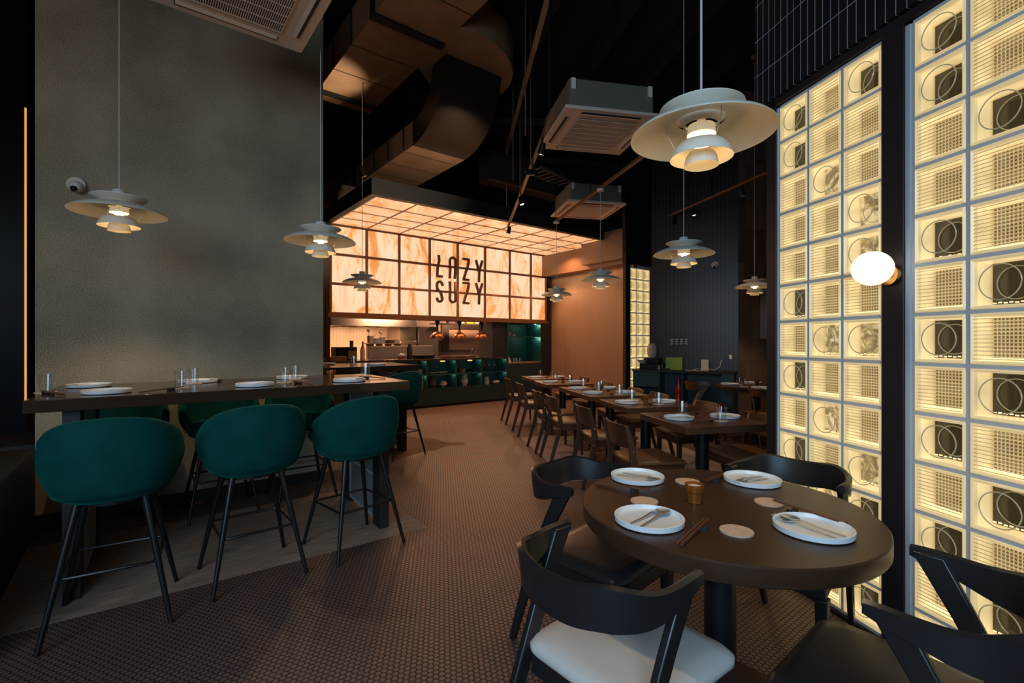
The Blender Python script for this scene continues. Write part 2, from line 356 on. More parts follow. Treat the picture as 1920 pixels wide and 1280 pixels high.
# ------------------------------------------------------------------ setting
def wallbox(name, a, b, z0, z1, th, m, side=1):
    """wall from point a to b, front face on the line; body on the left side (side=1) of a->b"""
    a, b = Vector(a[:2]), Vector(b[:2]); d = b-a; L = d.length
    o = M().bb(0, L, 0 if side > 0 else -th, th if side > 0 else 0, z0, z1).done(name, m, None, (a.x, a.y, 0), math.atan2(d.y, d.x))
    return struct(o)
struct(M().bb(-9, 9, -5, 18, -.1, 0).done('floor', m_floor))
struct(M().bb(-9, 9, -5, 18, 5.3, 5.4).done('ceiling', m_ceil))
# concrete wall on the left
WC = Vector((-1.845, 4.69, 0)); WL = 2.01
wl0 = WC-EK*WL
wallbox('wall_left', wl0, WC, 0, 5.3, .5, m_conc)
struct(M().bb(0, WL+.004, -.012, .0, 0.001, .10).done('baseboard_left', m_black, None, (wl0.x, wl0.y, 0), AK))
# raised dark platform at far left
pe = Vector((-3.36, 3.38, 0))
struct(M().hexa([Vector(q) for q in ((pe.x+1.9*.62, pe.y-1.9*.785, 0.001), (pe.x, pe.y, 0.001), (pe.x-3, pe.y-2.4, 0.001), (pe.x-3+1.2, pe.y-2.4-1.5, 0.001),
     (pe.x+1.9*.62, pe.y-1.9*.785, .6), (pe.x, pe.y, .6), (pe.x-3, pe.y-2.4, .6), (pe.x-3+1.2, pe.y-2.4-1.5, .6))]).done('trim_1', m_black))
pl = pe+Vector((-.06, .10, 0))
struct(M().bb(-5, -.0, .04, 2.2, .001, .6).done('trim_2', m_black, None, (pl.x, pl.y, 0), AK))
wallbox('wall_far_left', (-9, 2.6), (-4.2, 6.4), 0, 5.3, .2, m_black)
dp = M().bb(-.9, 0, 0, .08, .6, 5.3).done('door_1', mat('dark_tinted_glass', (.006, .007, .009), .3, spec=.08), None, (-4.06, 4.02, 0), AK); struct(dp)
M().bb(-.015, -.003, -.014, -.001, .82, 3.3).done('light_strip', m_gold, dp)
# perimeter: rear wall with the street window opening, side walls
wallbox('wall_rear', (-9, -4.4), (9, -4.4), 0, .5, -.2 and .2, m_black)
struct(M().bb(-9, -4.2, -4.6, -4.4, .5, 5.3).done('wall_rear_left', m_black)); struct(M().bb(4.0, 9, -4.6, -4.4, .5, 5.3).done('wall_rear_right', m_black))
struct(M().bb(-4.2, 4, -4.6, -4.4, 3.6, 5.3).done('wall_rear_top', m_black))
struct(M().bb(8.6, 8.8, -4.4, 17, 0, 5.3).done('wall_right_outer', m_black)); struct(M().bb(-8.9, -8.8, -4.4, 17, 0, 5.3).done('wall_left_outer', m_black))

# glass block wall on the right: plane X = 2.092-.2Y
def GP(Y): return Vector((2.092-.204*Y, Y, 0))
gA0, gA1 = GP(2.752), GP(2.145)     # far, near edges of the far panel
gB0 = GP(2.015)
PITCH = .2045; ZB = .03
def block_mesh(kind, pw):
    b = M(); t = .006; W = pw/2-.008; H = PITCH/2-.008; D = .085; q = .013
    # local: x along, y into wall, z up ; front at y=0
    b.mi = 0                         # inner side walls (edge lit)
    A = [(-W+q, 0), ]
    x, z = W-q, H-q; xb, zb = x-.004, z-.004
    fr = [(-x,.004,-z),(x,.004,-z),(x,.004,z),(-x,.004,z)]; bk = [(-xb,D,-zb),(xb,D,-zb),(xb,D,zb),(-xb,D,zb)]
    for i in range(4): b.quad(fr[i], fr[(i+1)%4], bk[(i+1)%4], bk[i])
    b.mi = 1                         # front rim
    ou = [(-W,.002,-H),(W,.002,-H),(W,.002,H),(-W,.002,H)]; mid = [(-W+.005,-.004,-H+.005),(W-.005,-.004,-H+.005),(W-.005,-.004,H-.005),(-W+.005,-.004,H-.005)]
    for i in range(4):
        b.quad(ou[i], ou[(i+1)%4], mid[(i+1)%4], mid[i]); b.quad(mid[i], mid[(i+1)%4], fr[(i+1)%4], fr[i])
    b.mi = 2; b.quad(*bk)            # back pane
    b.mi = 3; b.quad(*[(p[0], .002, p[2]) for p in fr])   # front pane
    if kind != 'rib':
        b.mi = 4
        for (rr, yy, tr) in ((.064, -.001, .0022), (.060, D-.006, .0018)):
            b.tube([(rr*math.cos(a), yy, rr*math.sin(a)) for a in [2*PI*i/28 for i in range(28)]], tr, 5, True)
        b.mi = 5
        for i in range(9): b.box(-xb+(i+.5)*2*xb/9, D-.004, -zb+.006+.002*(i%2), .010, .004, .005)
    else:
        b.mi = 4
        for i in range(11):
            zz = -z+(i+.5)*2*z/11; b.bb(-x, x, -.002, .001, zz-.0011, zz+.0011)
        b.mi = 5
        for i in range(11): b.box(-xb+(i+.5)*2*xb/11, D*.55, -zb+.004, .008, .03, .006)
    mats = [m_edge, m_rim, {'ring': m_darkpane, 'lit': m_swirl, 'rib': m_ribback}[kind], m_pane, m_ring if kind != 'rib' else m_ribbar, m_bead]
    o = b.done('glass_block', mats); me = o.data; bpy.data.objects.remove(o); return me
def block_panel(name, org, rz, cols, rows, pat, pw=PITCH, back=None, z0=ZB):
    root = link(name, None, None, (org.x, org.y, 0), rz); root['kind'] = 'structure'
    mesh = {'ring': block_mesh('ring', pw), 'rib': block_mesh('rib', pw), 'lit': block_mesh('lit', pw)}
    W = cols*pw; Ht = rows*PITCH; g = .008
    m = M()
    for c in range(cols+1): m.bb(c*pw-g, c*pw+g, .003, .085, z0, z0+Ht)
    for r in range(rows+1): m.bb(0, W, .004, .084, z0+r*PITCH-g, z0+r*PITCH+g)
    m.bb(-g, W+g, .0875, .10, z0-g, z0+Ht+g)
    m.done('mortar', m_mortar, root)
    for c in range(cols):
        for r in range(rows):
            k = {'o': 'ring', 'q': 'lit', 'r': 'rib'}[pat[c][r]]
            link('glass_block', mesh[k], root, ((c+.5)*pw, 0, z0+Ht-(r+.5)*PITCH))
    return root
# local x runs from far (left in the picture) to near (right): direction -GU ; y into wall = +x side
rzG = math.atan2(-GU.y, -GU.x)       # x axis along -GU ; y axis = rotate +90 -> points to +X (into wall)
dirG = (gA1-gA0).normalized(); rzG = math.atan2(dirG.y, dirG.x)
block_panel('window_1', gA0, rzG, 3, 13, ['oorrrorororor', 'rrqrrrqrqrqrr', 'orrqqrqrrqoro'], (gA1-gA0).length/3)
block_panel('window_2', gB0, rzG, 4, 13, ['oorrororororo', 'rrorrorororor', 'orrorrororoor', 'rorrorrororro'])
def gbox(name, s0, s1, y0, y1, z0, z1, m):
    return struct(M().bb(s0, s1, y0, y1, z0, z1).done(name, m, None, (gA0.x, gA0.y, 0), rzG, bev=.003))
LA = (gA1-gA0).length; LB = (gB0-gA0).length; ZT = ZB+13*PITCH
gbox('trim_3', -.085, -.012, -.012, .20, 0.001, ZT+.10, m_steelpost)
gbox('trim_4', LA+.006, LB-.028, -.012, .20, 0.001, ZT+.02, m_steelpost)
struct(M().bb(LB-.028, LB-.008, -.002, .1, .02, ZT).done('trim_5', m_mortar, None, (gA0.x, gA0.y, 0), rzG))
struct(M().bb(-.012, -.003, -.004, .1, .02, ZT).done('trim_6', m_mortar, None, (gA0.x, gA0.y, 0), rzG))
gbox('trim_7', -.085, 3.6, -.012, .20, ZT+.012, ZT+.055, m_steelpost)
gbox('trim_8', -.085, 3.6, -.01, .20, 0.001, .02, m_black)
wr = struct(M().bb(-.16, 3.6, -.03, .30, ZT+.056, 5.3).done('wall_right', m_kit, None, (gA0.x, gA0.y, 0), rzG))
gbox('wall_right_near', LB+4*PITCH+.01, 3.6, -.01, .2, .021, ZT+.01, m_black)

# ------------------------------------------------------------------ kitchen side
TL, TR = kt(619), kt(1023.5)
ZM0, ZM1 = 1.855, 3.445
def kbox(m, t0, t1, d0, d1, z0, z1): return m.bb(t0, t1, d0, d1, z0, z1)
def kdone(m, name, mats, parent=None, **k): return m.done(name, mats, parent, (0,0,0) if parent else (K0.x, K0.y, 0), 0 if parent else AK, **k)
kroot = thing('light_box_canopy', 'glowing backlit orange marble light box and canopy in dark gridded frame over the kitchen counter', 'light box', (K0.x, K0.y, 0), AK)
tcols = [kt(x) for x in (619, 687, 748, 805, 857.5, 908.5, 955, 994.5, 1022.5)]
g = .022
fm = M()
for t in tcols: kbox(fm, t-g, t+g, -.03, .02, ZM0, ZM1)
for i in range(4):
    z = ZM0+(ZM1-ZM0)*i/3; kbox(fm, TL-g, tcols[-1]+g, -.031, .02, z-g, z+g)
kbox(fm, TL-.05, TR+.05, -.032, .3, ZM0-.07, ZM0-.0)       # bottom beam
fm.done('frame', m_brownmetal, kroot)
for i in range(8):
    for j in range(3):
        z0 = ZM0+(ZM1-ZM0)*j/3; z1 = ZM0+(ZM1-ZM0)*(j+1)/3
        kbox(M(), tcols[i]+g, tcols[i+1]-g, 0, .03, z0+g, z1-g).done('marble_panel', m_marble, kroot)
CD = 2.05; TR2 = TR+.02
cols2 = tcols[:-1]+[tcols[-1]]
cf = M()
for t in cols2: kbox(cf, t-.014, t+.014, -CD, -.032, ZM1+.0, ZM1+.03)
for j in range(5): kbox(cf, TL-.014, TR2, -.045-(CD-.045)*j/4-.014, -.045-(CD-.045)*j/4+.014, ZM1-.001, ZM1+.029)
cf.done('canopy_grid', mat('canopy_grid_metal', (.50, .27, .15), .5), kroot)
for i in range(8):
    for j in range(4):
        d0 = -.045-(CD-.045)*(j+1)/4+.014; d1 = -.045-(CD-.045)*j/4-.014
        kbox(M(), cols2[i]+.014, cols2[i+1]-.014, d0, d1, ZM1+.008, ZM1+.028).done('marble_panel', m_marble2, kroot)
kbox(kbox(M(), TL-.1, TR2+.5, -CD-.09, -CD-.015, ZM1-.0, ZM1+.24), TL-.1, TL-.016, -CD-.015, .3, ZM1, ZM1+.24).done('fascia', m_black, kroot)
kbox(M(), TL-.016, TR2+.5, -CD-.015, .3, ZM1+.035, ZM1+.24).done('casing', m_black, kroot)
kbox(M(), TL-.05, TR+.05, .035, .30, ZM0, ZM1+.03).done('back_box', m_black, kroot)
for i in range(5):               # spots added before canopy and face to boost the marble's light
    f = (i+.5)/5; p = KP(TL+(TR-TL)*f, -1.05, ZM1-.03); light('SPOT', p, 40, (1, .45, .20), .012, target=p-Vector((0,0,1)), spot=R(140), blend=.6)
    p = KP(TL+(TR-TL)*f, -.10, 2.65); light('SPOT', p, 46, (1, .47, .21), .012, target=p-EP-Vector((0, 0, .85)), spot=R(150), blend=.6)
# sign letters
sg = thing('wall_sign', 'dark brown metal lettering LAZY SUZY mounted on the glowing marble panels', 'sign', (K0.x, K0.y, 0), AK)
def strokes(name, pts_list, x0, z0, wd, ht, st=.046):
    m = M()
    for pts in pts_list:
        pp = [(x0+x*wd, z0+z*ht) for x, z in pts]
        n = len(pp); L, Rr = [], []
        for i in range(n):
            a = Vector(pp[max(i-1, 0)]); b = Vector(pp[min(i+1, n-1)]); p = Vector(pp[i])
            if 0 < i < n-1:
                d1 = (p-a).normalized(); d2 = (b-p).normalized(); n1 = Vector((-d1.y, d1.x)); n2 = Vector((-d2.y, d2.x)); nn = (n1+n2)
                nn = nn.normalized() if nn.length > .2 else n1; k = st/2/max(.45, nn.dot(n1))
            else:
                d = (b-a).normalized(); nn = Vector((-d.y, d.x)); k = st/2
            L.append(p+nn*k); Rr.append(p-nn*k)
        for i in range(n-1):
            q = [Rr[i], Rr[i+1], L[i+1], L[i]]
            m.hexa([(v.x, -.075, v.y) for v in q]+[(v.x, -.036, v.y) for v in q])
    return m.done(name, m_letter, sg)
def arc(cx, cz, rx, rz, a0, a1, n=8): return [(cx+rx*math.cos(R(a0+(a1-a0)*i/n)), cz+rz*math.sin(R(a0+(a1-a0)*i/n))) for i in range(n+1)]
LET = {
 'L': [[(.35, 1), (.42, .75), (.2, .4), (.12, .02)], [(.08, .03), (.95, .03)]],
 'A': [[(0.05, 0), (.12, .4), (.06, .8)]+arc(.5, .80, .42, .17, 180, 0)[1:]+[(.88, .4), (.80, 0)]],
 'Z': [[(0, .97), (.95, .97)], [(.92, .97), (.72, .62), (.42, .35), (.12, .03)], [(0.05, .03), (.95, .03)]],
 'Y': [[(.05, 1), (.5, .48)], [(1, 1), (.55, .5), (.50, 0)]],
 'S': [arc(.5, .80, .42, .17, -10, 180)+[(.15, .62), (.72, .42), (.85, .22)]+arc(.5, .20, .40, .17, 0, -185)],
 'U': [[(0.05, 1), (.12, .6), (.06, .2)]+arc(.5, .2, .42, .17, 180, 360)[1:]+[(.88, .6), (.90, 1)]],
}
def tz(px, py):
    t = kt(px); y = K0.y+EK.y*t; return t, EYE+(640-py)/900*y
for chars, pxs, (yt, yb) in (('LAZY', (815.5, 840, 865, 889), (478, 519)), ('SUZY', (815.5, 840, 865, 889), (526.5, 566.5))):
    for ch, px in zip(chars, pxs):
        t0, _ = tz(px, 500); t1, _ = tz(px+12.5, 500)
        dy = (px-815)*(.13 if chars == 'LAZY' else .055)
        _, zt = tz(px, yt+dy); _, zb = tz(px, yb+dy)
        strokes('letter', LET[ch], t0, zb, t1-t0, zt-zb)

# counter with open cells
div = [kt(801)+.68*i for i in range(-5, 1)]+[kt(855.6), kt(904), kt(951.7)]
cnt = thing('kitchen_counter', 'dark green open-shelved counter in front of the kitchen, vases in its lit cells', 'counter', (K0.x, K0.y, 0), AK)
DC = .42; c0 = kt(619)
kbox(M(), c0, div[-1], .0, DC, .05, .385).done('base', m_green, cnt)
kbox(M(), c0, div[-1], .05, DC, .001, .05).done('plinth', m_black, cnt)
kbox(M(), c0, div[-1], DC-.03, DC, .385, .955).done('back_panel', m_greenin, cnt)
for t in [q for q in div[:-1] if q > c0+.02]: kbox(M(), t-.018, t+.018, .004, DC-.03, .385, .955).done('divider', m_greenin, cnt)
kbox(M(), div[-1]-.025, div[-1]-.001, .004, DC-.03, .385, .955).done('divider', m_greenin, cnt)
kbox(M(), c0, div[-1]-.026, .01, DC-.03, .655, .675).done('shelf', m_greenin, cnt)
for i in range(3, len(div)-1):
    for zz in (.955, .655):
        M().cyl(div[i+1]-.06, .12, zz-.006, zz-.001, .014, n=12).done('downlight', m_niche, cnt)
        p = KP(div[i+1]-.075, .10, zz-.03); light('POINT', p, .13, (.62, 1, .80), .012)
    if i in (5, 6): M().box((div[i]+div[i+1])/2+.03, .03, .940, .10, .03, .02).done('warm_bar', m_warmbar, cnt)  # small warm emissive bars under the worktop in two cells
tag(kdone(kbox(M(), c0, div[-1]-.003, -.03, .75, .956, .995), 'worktop', mat('dark_stone_worktop', (.035, .024, .018), .2), bev=.004), 'long dark polished worktop lying on the green open-shelved kitchen counter', 'worktop')
# rear of the counter
kdone(kbox(M(), c0, div[-1], .45, .72, .001, .955), 'cupboard', m_brushed).__setitem__('label', 'steel under-counter cupboard behind the green counter, seen only from the kitchen'); bpy.data.objects['cupboard']['category'] = 'cupboard'

# tall cabinet with niche
t0, t1 = div[-1], kt(1015.5)
tc_ = thing('tall_cabinet', 'tall dark green cabinet with lit open niche and shelf, right end of the kitchen counter', 'cabinet', (K0.x, K0.y, 0), AK)
kbox(M(), t0, t1, .0, .6, .05, .84).done('base', m_green, tc_)
kbox(M(), t0, t1, .04, .6, .001, .05).done('plinth', m_black, tc_)
kbox(M(), t0, t0+.03, .0, .6, .84, 1.786).done('side_panel', m_greenin, tc_); kbox(M(), t1-.03, t1, .0, .6, .84, 1.786).done('side_panel', m_greenin, tc_)
kbox(M(), t0+.03, t1-.03, .55, .6, .84, 1.786).done('back_panel', m_greenin, tc_)
kbox(M(), t0+.03, t1-.03, .01, .55, 1.455, 1.475).done('shelf', m_greenin, tc_)
kbox(M(), t0+.03, t1-.03, .0, .55, 1.765, 1.785).done('top_panel', m_green, tc_)
kbox(M(), t0+.03, t1-.03, -.0, .549, .841, .86).done('niche_worktop', mat('niche_wood_top', (.34, .19, .10), .4), tc_)
for zz in (1.765, 1.455):
    M().cyl(t1-.08, .12, zz-.006, zz-.001, .014, n=12).done('downlight', m_niche, tc_)
    light('POINT', KP(t1-.1, .12, zz-.04), 1.0, (.62, 1, .80), .012)
# dark side panel left of it and black column right of it
kbox(M(), kt(926), t0-.001, .05, .6, .997, 1.785).done('side_wing', mat('slate_panel', (.02, .024, .03), .5), tc_)
struct(kdone(kbox(M(), t1+.002, kt(1033), -.02, .6, .001, ZM0-.075), 'trim_9', m_black))
struct(kdone(kbox(M(), TR+.055, kt(1033), -.02, .6, ZM0-.075, ZM1+.0), 'trim_10', m_black))
# fluted black wall left of kitchen (beside concrete wall)
struct(kdone(kbox(M(), kt(585), kt(617.5), -.02, .6, 0.001, ZM1), 'wall_kitchen_left', m_rib))
# kitchen room behind
struct(kdone(kbox(M(), -7, 3.1, 3.4, 3.55, 0.001, 5.3), 'wall_kitchen_back', m_tile))
struct(kdone(kbox(M(), 2.9, 3.0, .61, 3.39, 0.001, 3.4), 'wall_kitchen_right', m_beam))
struct(kdone(kbox(M(), -7, 2.89, .32, 3.39, 2.6, 2.66), 'ceiling_kitchen', mat('kitchen_soffit', (.2, .13, .09), .7)))
def kx(px, d):                     # pixel column -> t on plane at depth d
    o = K0+EP*d; a = (px-960)/900.0; return (a*o.y-o.x)/(EK.x-a*EK.y)
def kz(px, py, d):
    t = kx(px, d); y = (K0+EP*d+EK*t).y; return EYE+(640-py)/900*y
# extraction hood
hd = thing('extraction_hood', 'long brushed steel extraction hood under the marble light box, left kitchen', 'hood', (K0.x, K0.y, 0), AK)
a, b = kx(612, 2.0), kx(772, 2.0); zh = kz(700, 612, 2.0)
M().hexa([(a,1.7,zh),(b,1.7,zh),(b,3.38,zh),(a,3.38,zh),(a+.1,2.0,2.59),(b-.1,2.0,2.59),(b-.1,3.38,2.59),(a+.1,3.38,2.59)]).done('canopy', m_brushed, hd)
for i in range(3): kbox(M(), a+.3+i*(b-a-.4)/3, a+.2+(i+.8)*(b-a-.4)/3, 1.9, 3.0, zh-.02, zh-.001).done('filter', m_steel, hd)
for i in range(3): light('AREA', KP(a+(b-a)*(i+.5)/3, 2.4, zh-.06), 24, (1, .55, .28), .5, .2, target=KP(a+(b-a)*(i+.5)/3, 2.7, 0))
light('AREA', KP(.7, 1.9, 2.5), 60, (1, .55, .32), .6, .4, target=KP(1.0, 2.7, 0)); light('AREA', KP(-1.8, 1.2, 2.55), 40, (1, .58, .36), .8, .4, target=KP(-1.8, 1.6, 0))
# tall yellow panel (left), low tiled partition, fridges, whiteboard window, shelf with goods
tag(kdone(kbox(M(), kx(613, .9), kx(619, .9), .9, 1.3, .001, 1.84), 'pillar', m_olive), 'narrow mustard yellow post at the left end of the kitchen opening', 'post')
tag(kdone(kbox(M(), kx(690, 1.3), kx(812, 1.3), 1.3, 1.42, .001, kz(760, 648, 1.3)), 'partition', m_tile, bev=.004), 'low white tiled partition behind the worktop and its black bottle', 'partition')
wb = thing('wall_panel_frame', 'pale rectangular board in steel frame on the back wall behind the three copper heat lamps', 'board', (K0.x, K0.y, 0), AK)
a, b, za, zb_ = kx(842, 3.3), kx(922, 3.3), kz(880, 655.5, 3.3), kz(880, 617, 3.3)
kbox(M(), a, b, 3.34, 3.39, za, zb_).done('board', mat('pale_board', (.72, .48, .32), .35), wb)
kbox(kbox(kbox(kbox(M(), a-.2, a, 3.3, 3.38, za-.05, zb_+.2), b, b+.05, 3.3, 3.38, za-.05, zb_+.2), a, b, 3.3, 3.38, zb_, zb_+.2), a, b, 3.3, 3.38, za-.05, za).done('frame', m_brushed, wb)
fr = thing('fridge', 'tall stainless steel fridge behind the tiled partition', 'fridge', (K0.x, K0.y, 0), AK)
a, b = kx(784, 2.6), kx(822, 2.6); z1 = kz(800, 612, 2.6)
kbox(M(), a, b, 2.62, 3.38, .05, z1).done('body', m_brushed, fr); kbox(M(), a+.01, b-.01, 2.58, 2.618, .1, z1*.55).done('door', m_brushed, fr, bev=.004); kbox(M(), a+.01, b-.01, 2.58, 2.618, z1*.56, z1-.01).done('door', m_brushed, fr, bev=.004)
fr2 = thing('steel_cabinet', 'stainless steel cabinet with recessed handle between tiled back wall and fridge', 'cabinet', (K0.x, K0.y, 0), AK)
a, b = kx(750, 2.6), kx(781, 2.6)
kbox(M(), a, b, 2.62, 3.38, .05, z1-.02).done('body', m_brushed, fr2); kbox(M(), a+.01, b-.01, 2.58, 2.618, .1, z1*.78).done('door', m_brushed, fr2, bev=.004); kbox(M(), a+.2, b-.1, 2.565, 2.582, z1*.82, z1*.83).done('handle', m_slot, fr2)
# pan shelf
sh = thing('wall_shelf', 'wall shelf of pots and ladles above the tiled partition in the kitchen', 'shelf', (K0.x, K0.y, 0), AK)
a, b, z = kx(689, 1.6), kx(752, 1.6), kz(720, 643, 1.6)
kbox(M(), a, b, 1.5, 1.85, z-.02, z).done('board', m_brushed, sh)
for f in (.1, .35, .62, .9): M().hexa([(a+(b-a)*f, 1.5, z-.021),(a+(b-a)*f+.03,1.5,z-.021),(a+(b-a)*f+.03,1.54,z-.15),(a+(b-a)*f,1.54,z-.15),(a+(b-a)*f,1.84,z-.021),(a+(b-a)*f+.03,1.84,z-.021),(a+(b-a)*f+.03,1.7,z-.15),(a+(b-a)*f,1.7,z-.15)]).done('bracket', m_slot, sh)
for f in (.02, .98): kbox(M(), a+(b-a)*f-.015, a+(b-a)*f+.015, 1.66, 1.69, .0, z-.021).done('post', m_slot, sh)
def pot(f, r, h, m, label, ln=.16):
    c = KP(a+(b-a)*f, 1.68, z+.001)
    t = thing('saucepan', label, 'pan', c, AK)
    M().lathe([(0,0),(r,0),(r*1.03,h),(r*.97,h),(r*.92,.006),(0,.006)], n=20).done('body', m, t)
    M().tube([(r,0,h*.8),(r+ln,0,h*.95+.02)], .007, 6).done('handle', m_slot, t)
pot(.12, .07, .16, m_steel, 'small steel saucepan, leftmost on the kitchen pan shelf', .04); pot(.30, .085, .11, m_steel, 'steel saucepan second from left on the kitchen pan shelf', .05); pot(.47, .07, .13, m_steel, 'steel saucepan in the middle of the kitchen pan shelf', .05)
pot(.70, .11, .07, m_slot, 'wide black frying pan on the kitchen pan shelf', .08); pot(.90, .07, .06, m_steel, 'shallow steel pan, rightmost on the kitchen pan shelf')
for i, (px, hh, lab) in enumerate(((691, .28, 'ladle standing at the left end of the kitchen pan shelf'), (714, .24, 'ladle standing between saucepans on the kitchen pan shelf'))):
    c = KP(kx(px, 1.8), 1.8, z+.001); t = thing('ladle', lab, 'ladle', c, AK, None)
    M().ball((0, 0, hh), .035, 8).done('bowl', m_steel, t); M().tube([(0,0,0),(0,0,hh-.02)], .006, 6).done('handle', m_steel, t)
# stuff on the worktop
ZW = .9955
def kobj(px, d, z=ZW): return KP(kx(px, d), d, z)
def lathe_thing(name, prof, mt, c, label, cat, group=None, n=24, rz=0):
    o = M().lathe(prof, n=n).done(name, mt, None, c, rz); return tag(o, label, cat, group)
t = thing('pepper_mill', 'tall wooden pepper mill with dark cap on the kitchen worktop', 'mill', kobj(659, .35))
M().lathe([(0,0),(.038,0),(.034,.1),(.034,.33),(0,.33)]).done('body', mat('mill_wood', (.3,.17,.09), .4), t); M().lathe([(0,.331),(.035,.331),(.035,.37),(0,.37)]).done('cap', m_slot, t)
t = thing('bottle', 'clear tall bottle beside the pepper mill on the kitchen worktop', 'bottle', kobj(680, .35))
M().lathe([(0,0),(.045,0),(.045,.2),(.018,.27),(.018,.33),(0,.33)]).done('body', m_clay, t); M().lathe([(0,.331),(.02,.331),(.02,.35),(0,.35)]).done('cap', m_slot, t)
t = thing('flask', 'black drinks flask with loop lid on the kitchen worktop', 'flask', kobj(768, .3))
M().lathe([(0,0),(.055,0),(.055,.22),(.035,.25),(0,.25)]).done('body', m_black, t); M().lathe([(0,.251),(.03,.251),(.03,.30),(0,.30)]).done('cap', m_black, t); M().tube([(.03,0,.27),(.055,0,.26),(.055,0,.23)], .006, 6).done('loop', m_black, t)
t = thing('coffee_machine', 'dark coffee machine on the left end of the kitchen worktop', 'machine', kobj(645, .45), AK)
M().bb(-.2,.2,-.15,.15,0,.25).done('body', m_screen, t, bev=.01); M().bb(-.17,-.03,-.17,-.151,.06,.20).done('panel', m_blackmetal, t); M().bb(.02,.17,-.17,-.151,.02,.18).done('front', m_brushed, t)
tag(M().lathe([(0,0),(.02,0),(.02,.26),(0,.26)], n=16).done('steel_rod', m_steel, None, kobj(697, .3)), 'upright polished steel tap pillar on the kitchen worktop', 'tap')
t = thing('black_tray', 'black plastic tray stacked on the worktop right of the flask', 'tray', kobj(794, .3), AK)
M().hexa([(-.17,-.12,0),(.17,-.12,0),(.17,.12,0),(-.17,.12,0),(-.2,-.14,.06),(.2,-.14,.06),(.2,.14,.06),(-.2,.14,.06)]).done('tub', m_black, t); M().bb(-.22,.22,-.15,.15,.061,.072).done('rim', m_black, t)
for i, (px, s_) in enumerate(((845, 'left'), (872, 'right'))):
    t = thing('serving_tray', 'brown leather serving tray with metal trim, %s of two on the worktop' % s_, 'tray', kobj(px, .25), AK, 'serving trays')
    M().bb(-.2,.2,-.12,.12,0,.045).done('body', mat('brown_tray', (.12, .04, .022), .4), t, bev=.008); M().bb(-.05,.05,-.127,-.121,.018,.028).done('handle', m_steel, t)
t = thing('tap', 'curved steel tap at the kitchen sink below the pale board', 'tap', kobj(889, .6), AK)
M().tube([(-.06,0,0),(-.06,0,.14)]+[(-.06+.06-.06*math.cos(PI*i/8), 0, .14+.06*math.sin(PI*i/8)) for i in range(9)]+[(.06,0,.1)], .008, 6).done('spout', m_steel, t)
lathe_thing('soap_bottle', [(0,0),(.025,0),(.025,.1),(.008,.12),(.008,.15),(0,.15)], m_plate, kobj(909, .45), 'small white soap bottle beside the kitchen tap', 'bottle')
t = thing('kitchen_scale', 'black kitchen scale box at the right end of the worktop', 'scale', kobj(915, .62), AK)
M().bb(-.1,.1,-.08,.08,0,.16).done('body', m_black, t, bev=.006); M().ball((-.02,-.085,.11), .012, 6).done('knob', m_plate, t)
for i, px in enumerate((749, 755)):
    lathe_thing('spice_jar', [(0,0),(.03,0),(.03,.06),(0,.06)], mat('red_brown_jar', (.25,.06,.02), .4) if i == 0 else bpy.data.materials['red_brown_jar'], kobj(px, .2), ['left','right'][i]+' small reddish jar left of the black flask', 'jar', 'reddish jars')
tag(M().lathe([(0,0),(.06,0),(.08,.07),(.06,.10),(0,.11)]).done('paper_bag', m_plate, None, kobj(753, .45)), 'crumpled white bag behind the reddish jars on the worktop', 'bag')
t = thing('condiment_rack', 'dark wooden crate of condiments at the left end of the kitchen worktop', 'crate', kobj(627, .12), AK)
M().bb(-.2,.2,-.08,.08,0,.08).done('crate', mat('crate_wood', (.16,.08,.04), .6), t, bev=.004)
# goods on top shelf in the opening
gs = thing('goods_shelf', 'steel shelf holding packets just under the marble light box', 'shelf', (K0.x, K0.y, 0), AK)
a, b, z = kx(815, 2.6), kx(926, 2.6), kz(870, 607, 2.6)
kbox(M(), a, b, 2.4, 2.9, z-.03, z).done('board', m_brushed, gs)
for f in (.02, .98): kbox(M(), a+(b-a)*f-.015, a+(b-a)*f+.015, 2.6, 2.63, z, 2.59).done('hanger', m_slot, gs)
pk = [((.5,.3,.25),'pink'),((.2,.12,.2),'violet'),((.6,.5,.4),'beige'),((.65,.5,.05),'yellow'),((.6,.55,.4),'cream'),((.35,.08,.04),'dark red')]
for i, (c, n_) in enumerate(pk):
    tag(M().bb(-.11,.11,-.08,.08,0,.10+.02*(i%3)).done('packet', mat('packet_'+n_.replace(' ', '_'), c, .5), None, KP(a+(b-a)*(.1+.15*i), 2.6, z+.001), AK, bev=.01), n_+' packet on the steel goods shelf under the marble light box', 'packet')
# heat lamps
for i, (px, s_) in enumerate(((820, 'left'), (861.5, 'middle'), (903, 'right'))):
    t_ = kx(px, .12); zz = kz(px, 634, .12); top = ZM0-.071
    t = thing('heat_lamp', s_+' of the three copper dome heat lamps hanging over the worktop', 'lamp', KP(t_, .12, zz), AK, 'copper heat lamps')
    M().lathe([(.145,0),(.143,.03),(.125,.075),(.09,.11),(.04,.13),(.04,.15),(.036,.15),(.036,.128),(.085,.105),(.12,.07),(.138,.03),(.14,0)], n=28).done('shade', m_copper, t)
    M().ball((0,0,.045), .04, 8).done('bulb', mat('heat_bulb', (1,.5,.2), .4, emit=(1,.42,.12), es=6) if i == 0 else bpy.data.materials['heat_bulb'], t)
    M().lathe([(0,.15),(.02,.15),(.018,top-zz-.12),(.05,top-zz-.02),(.05,top-zz),(0,top-zz)], n=12).done('stem', m_blackmetal, t)
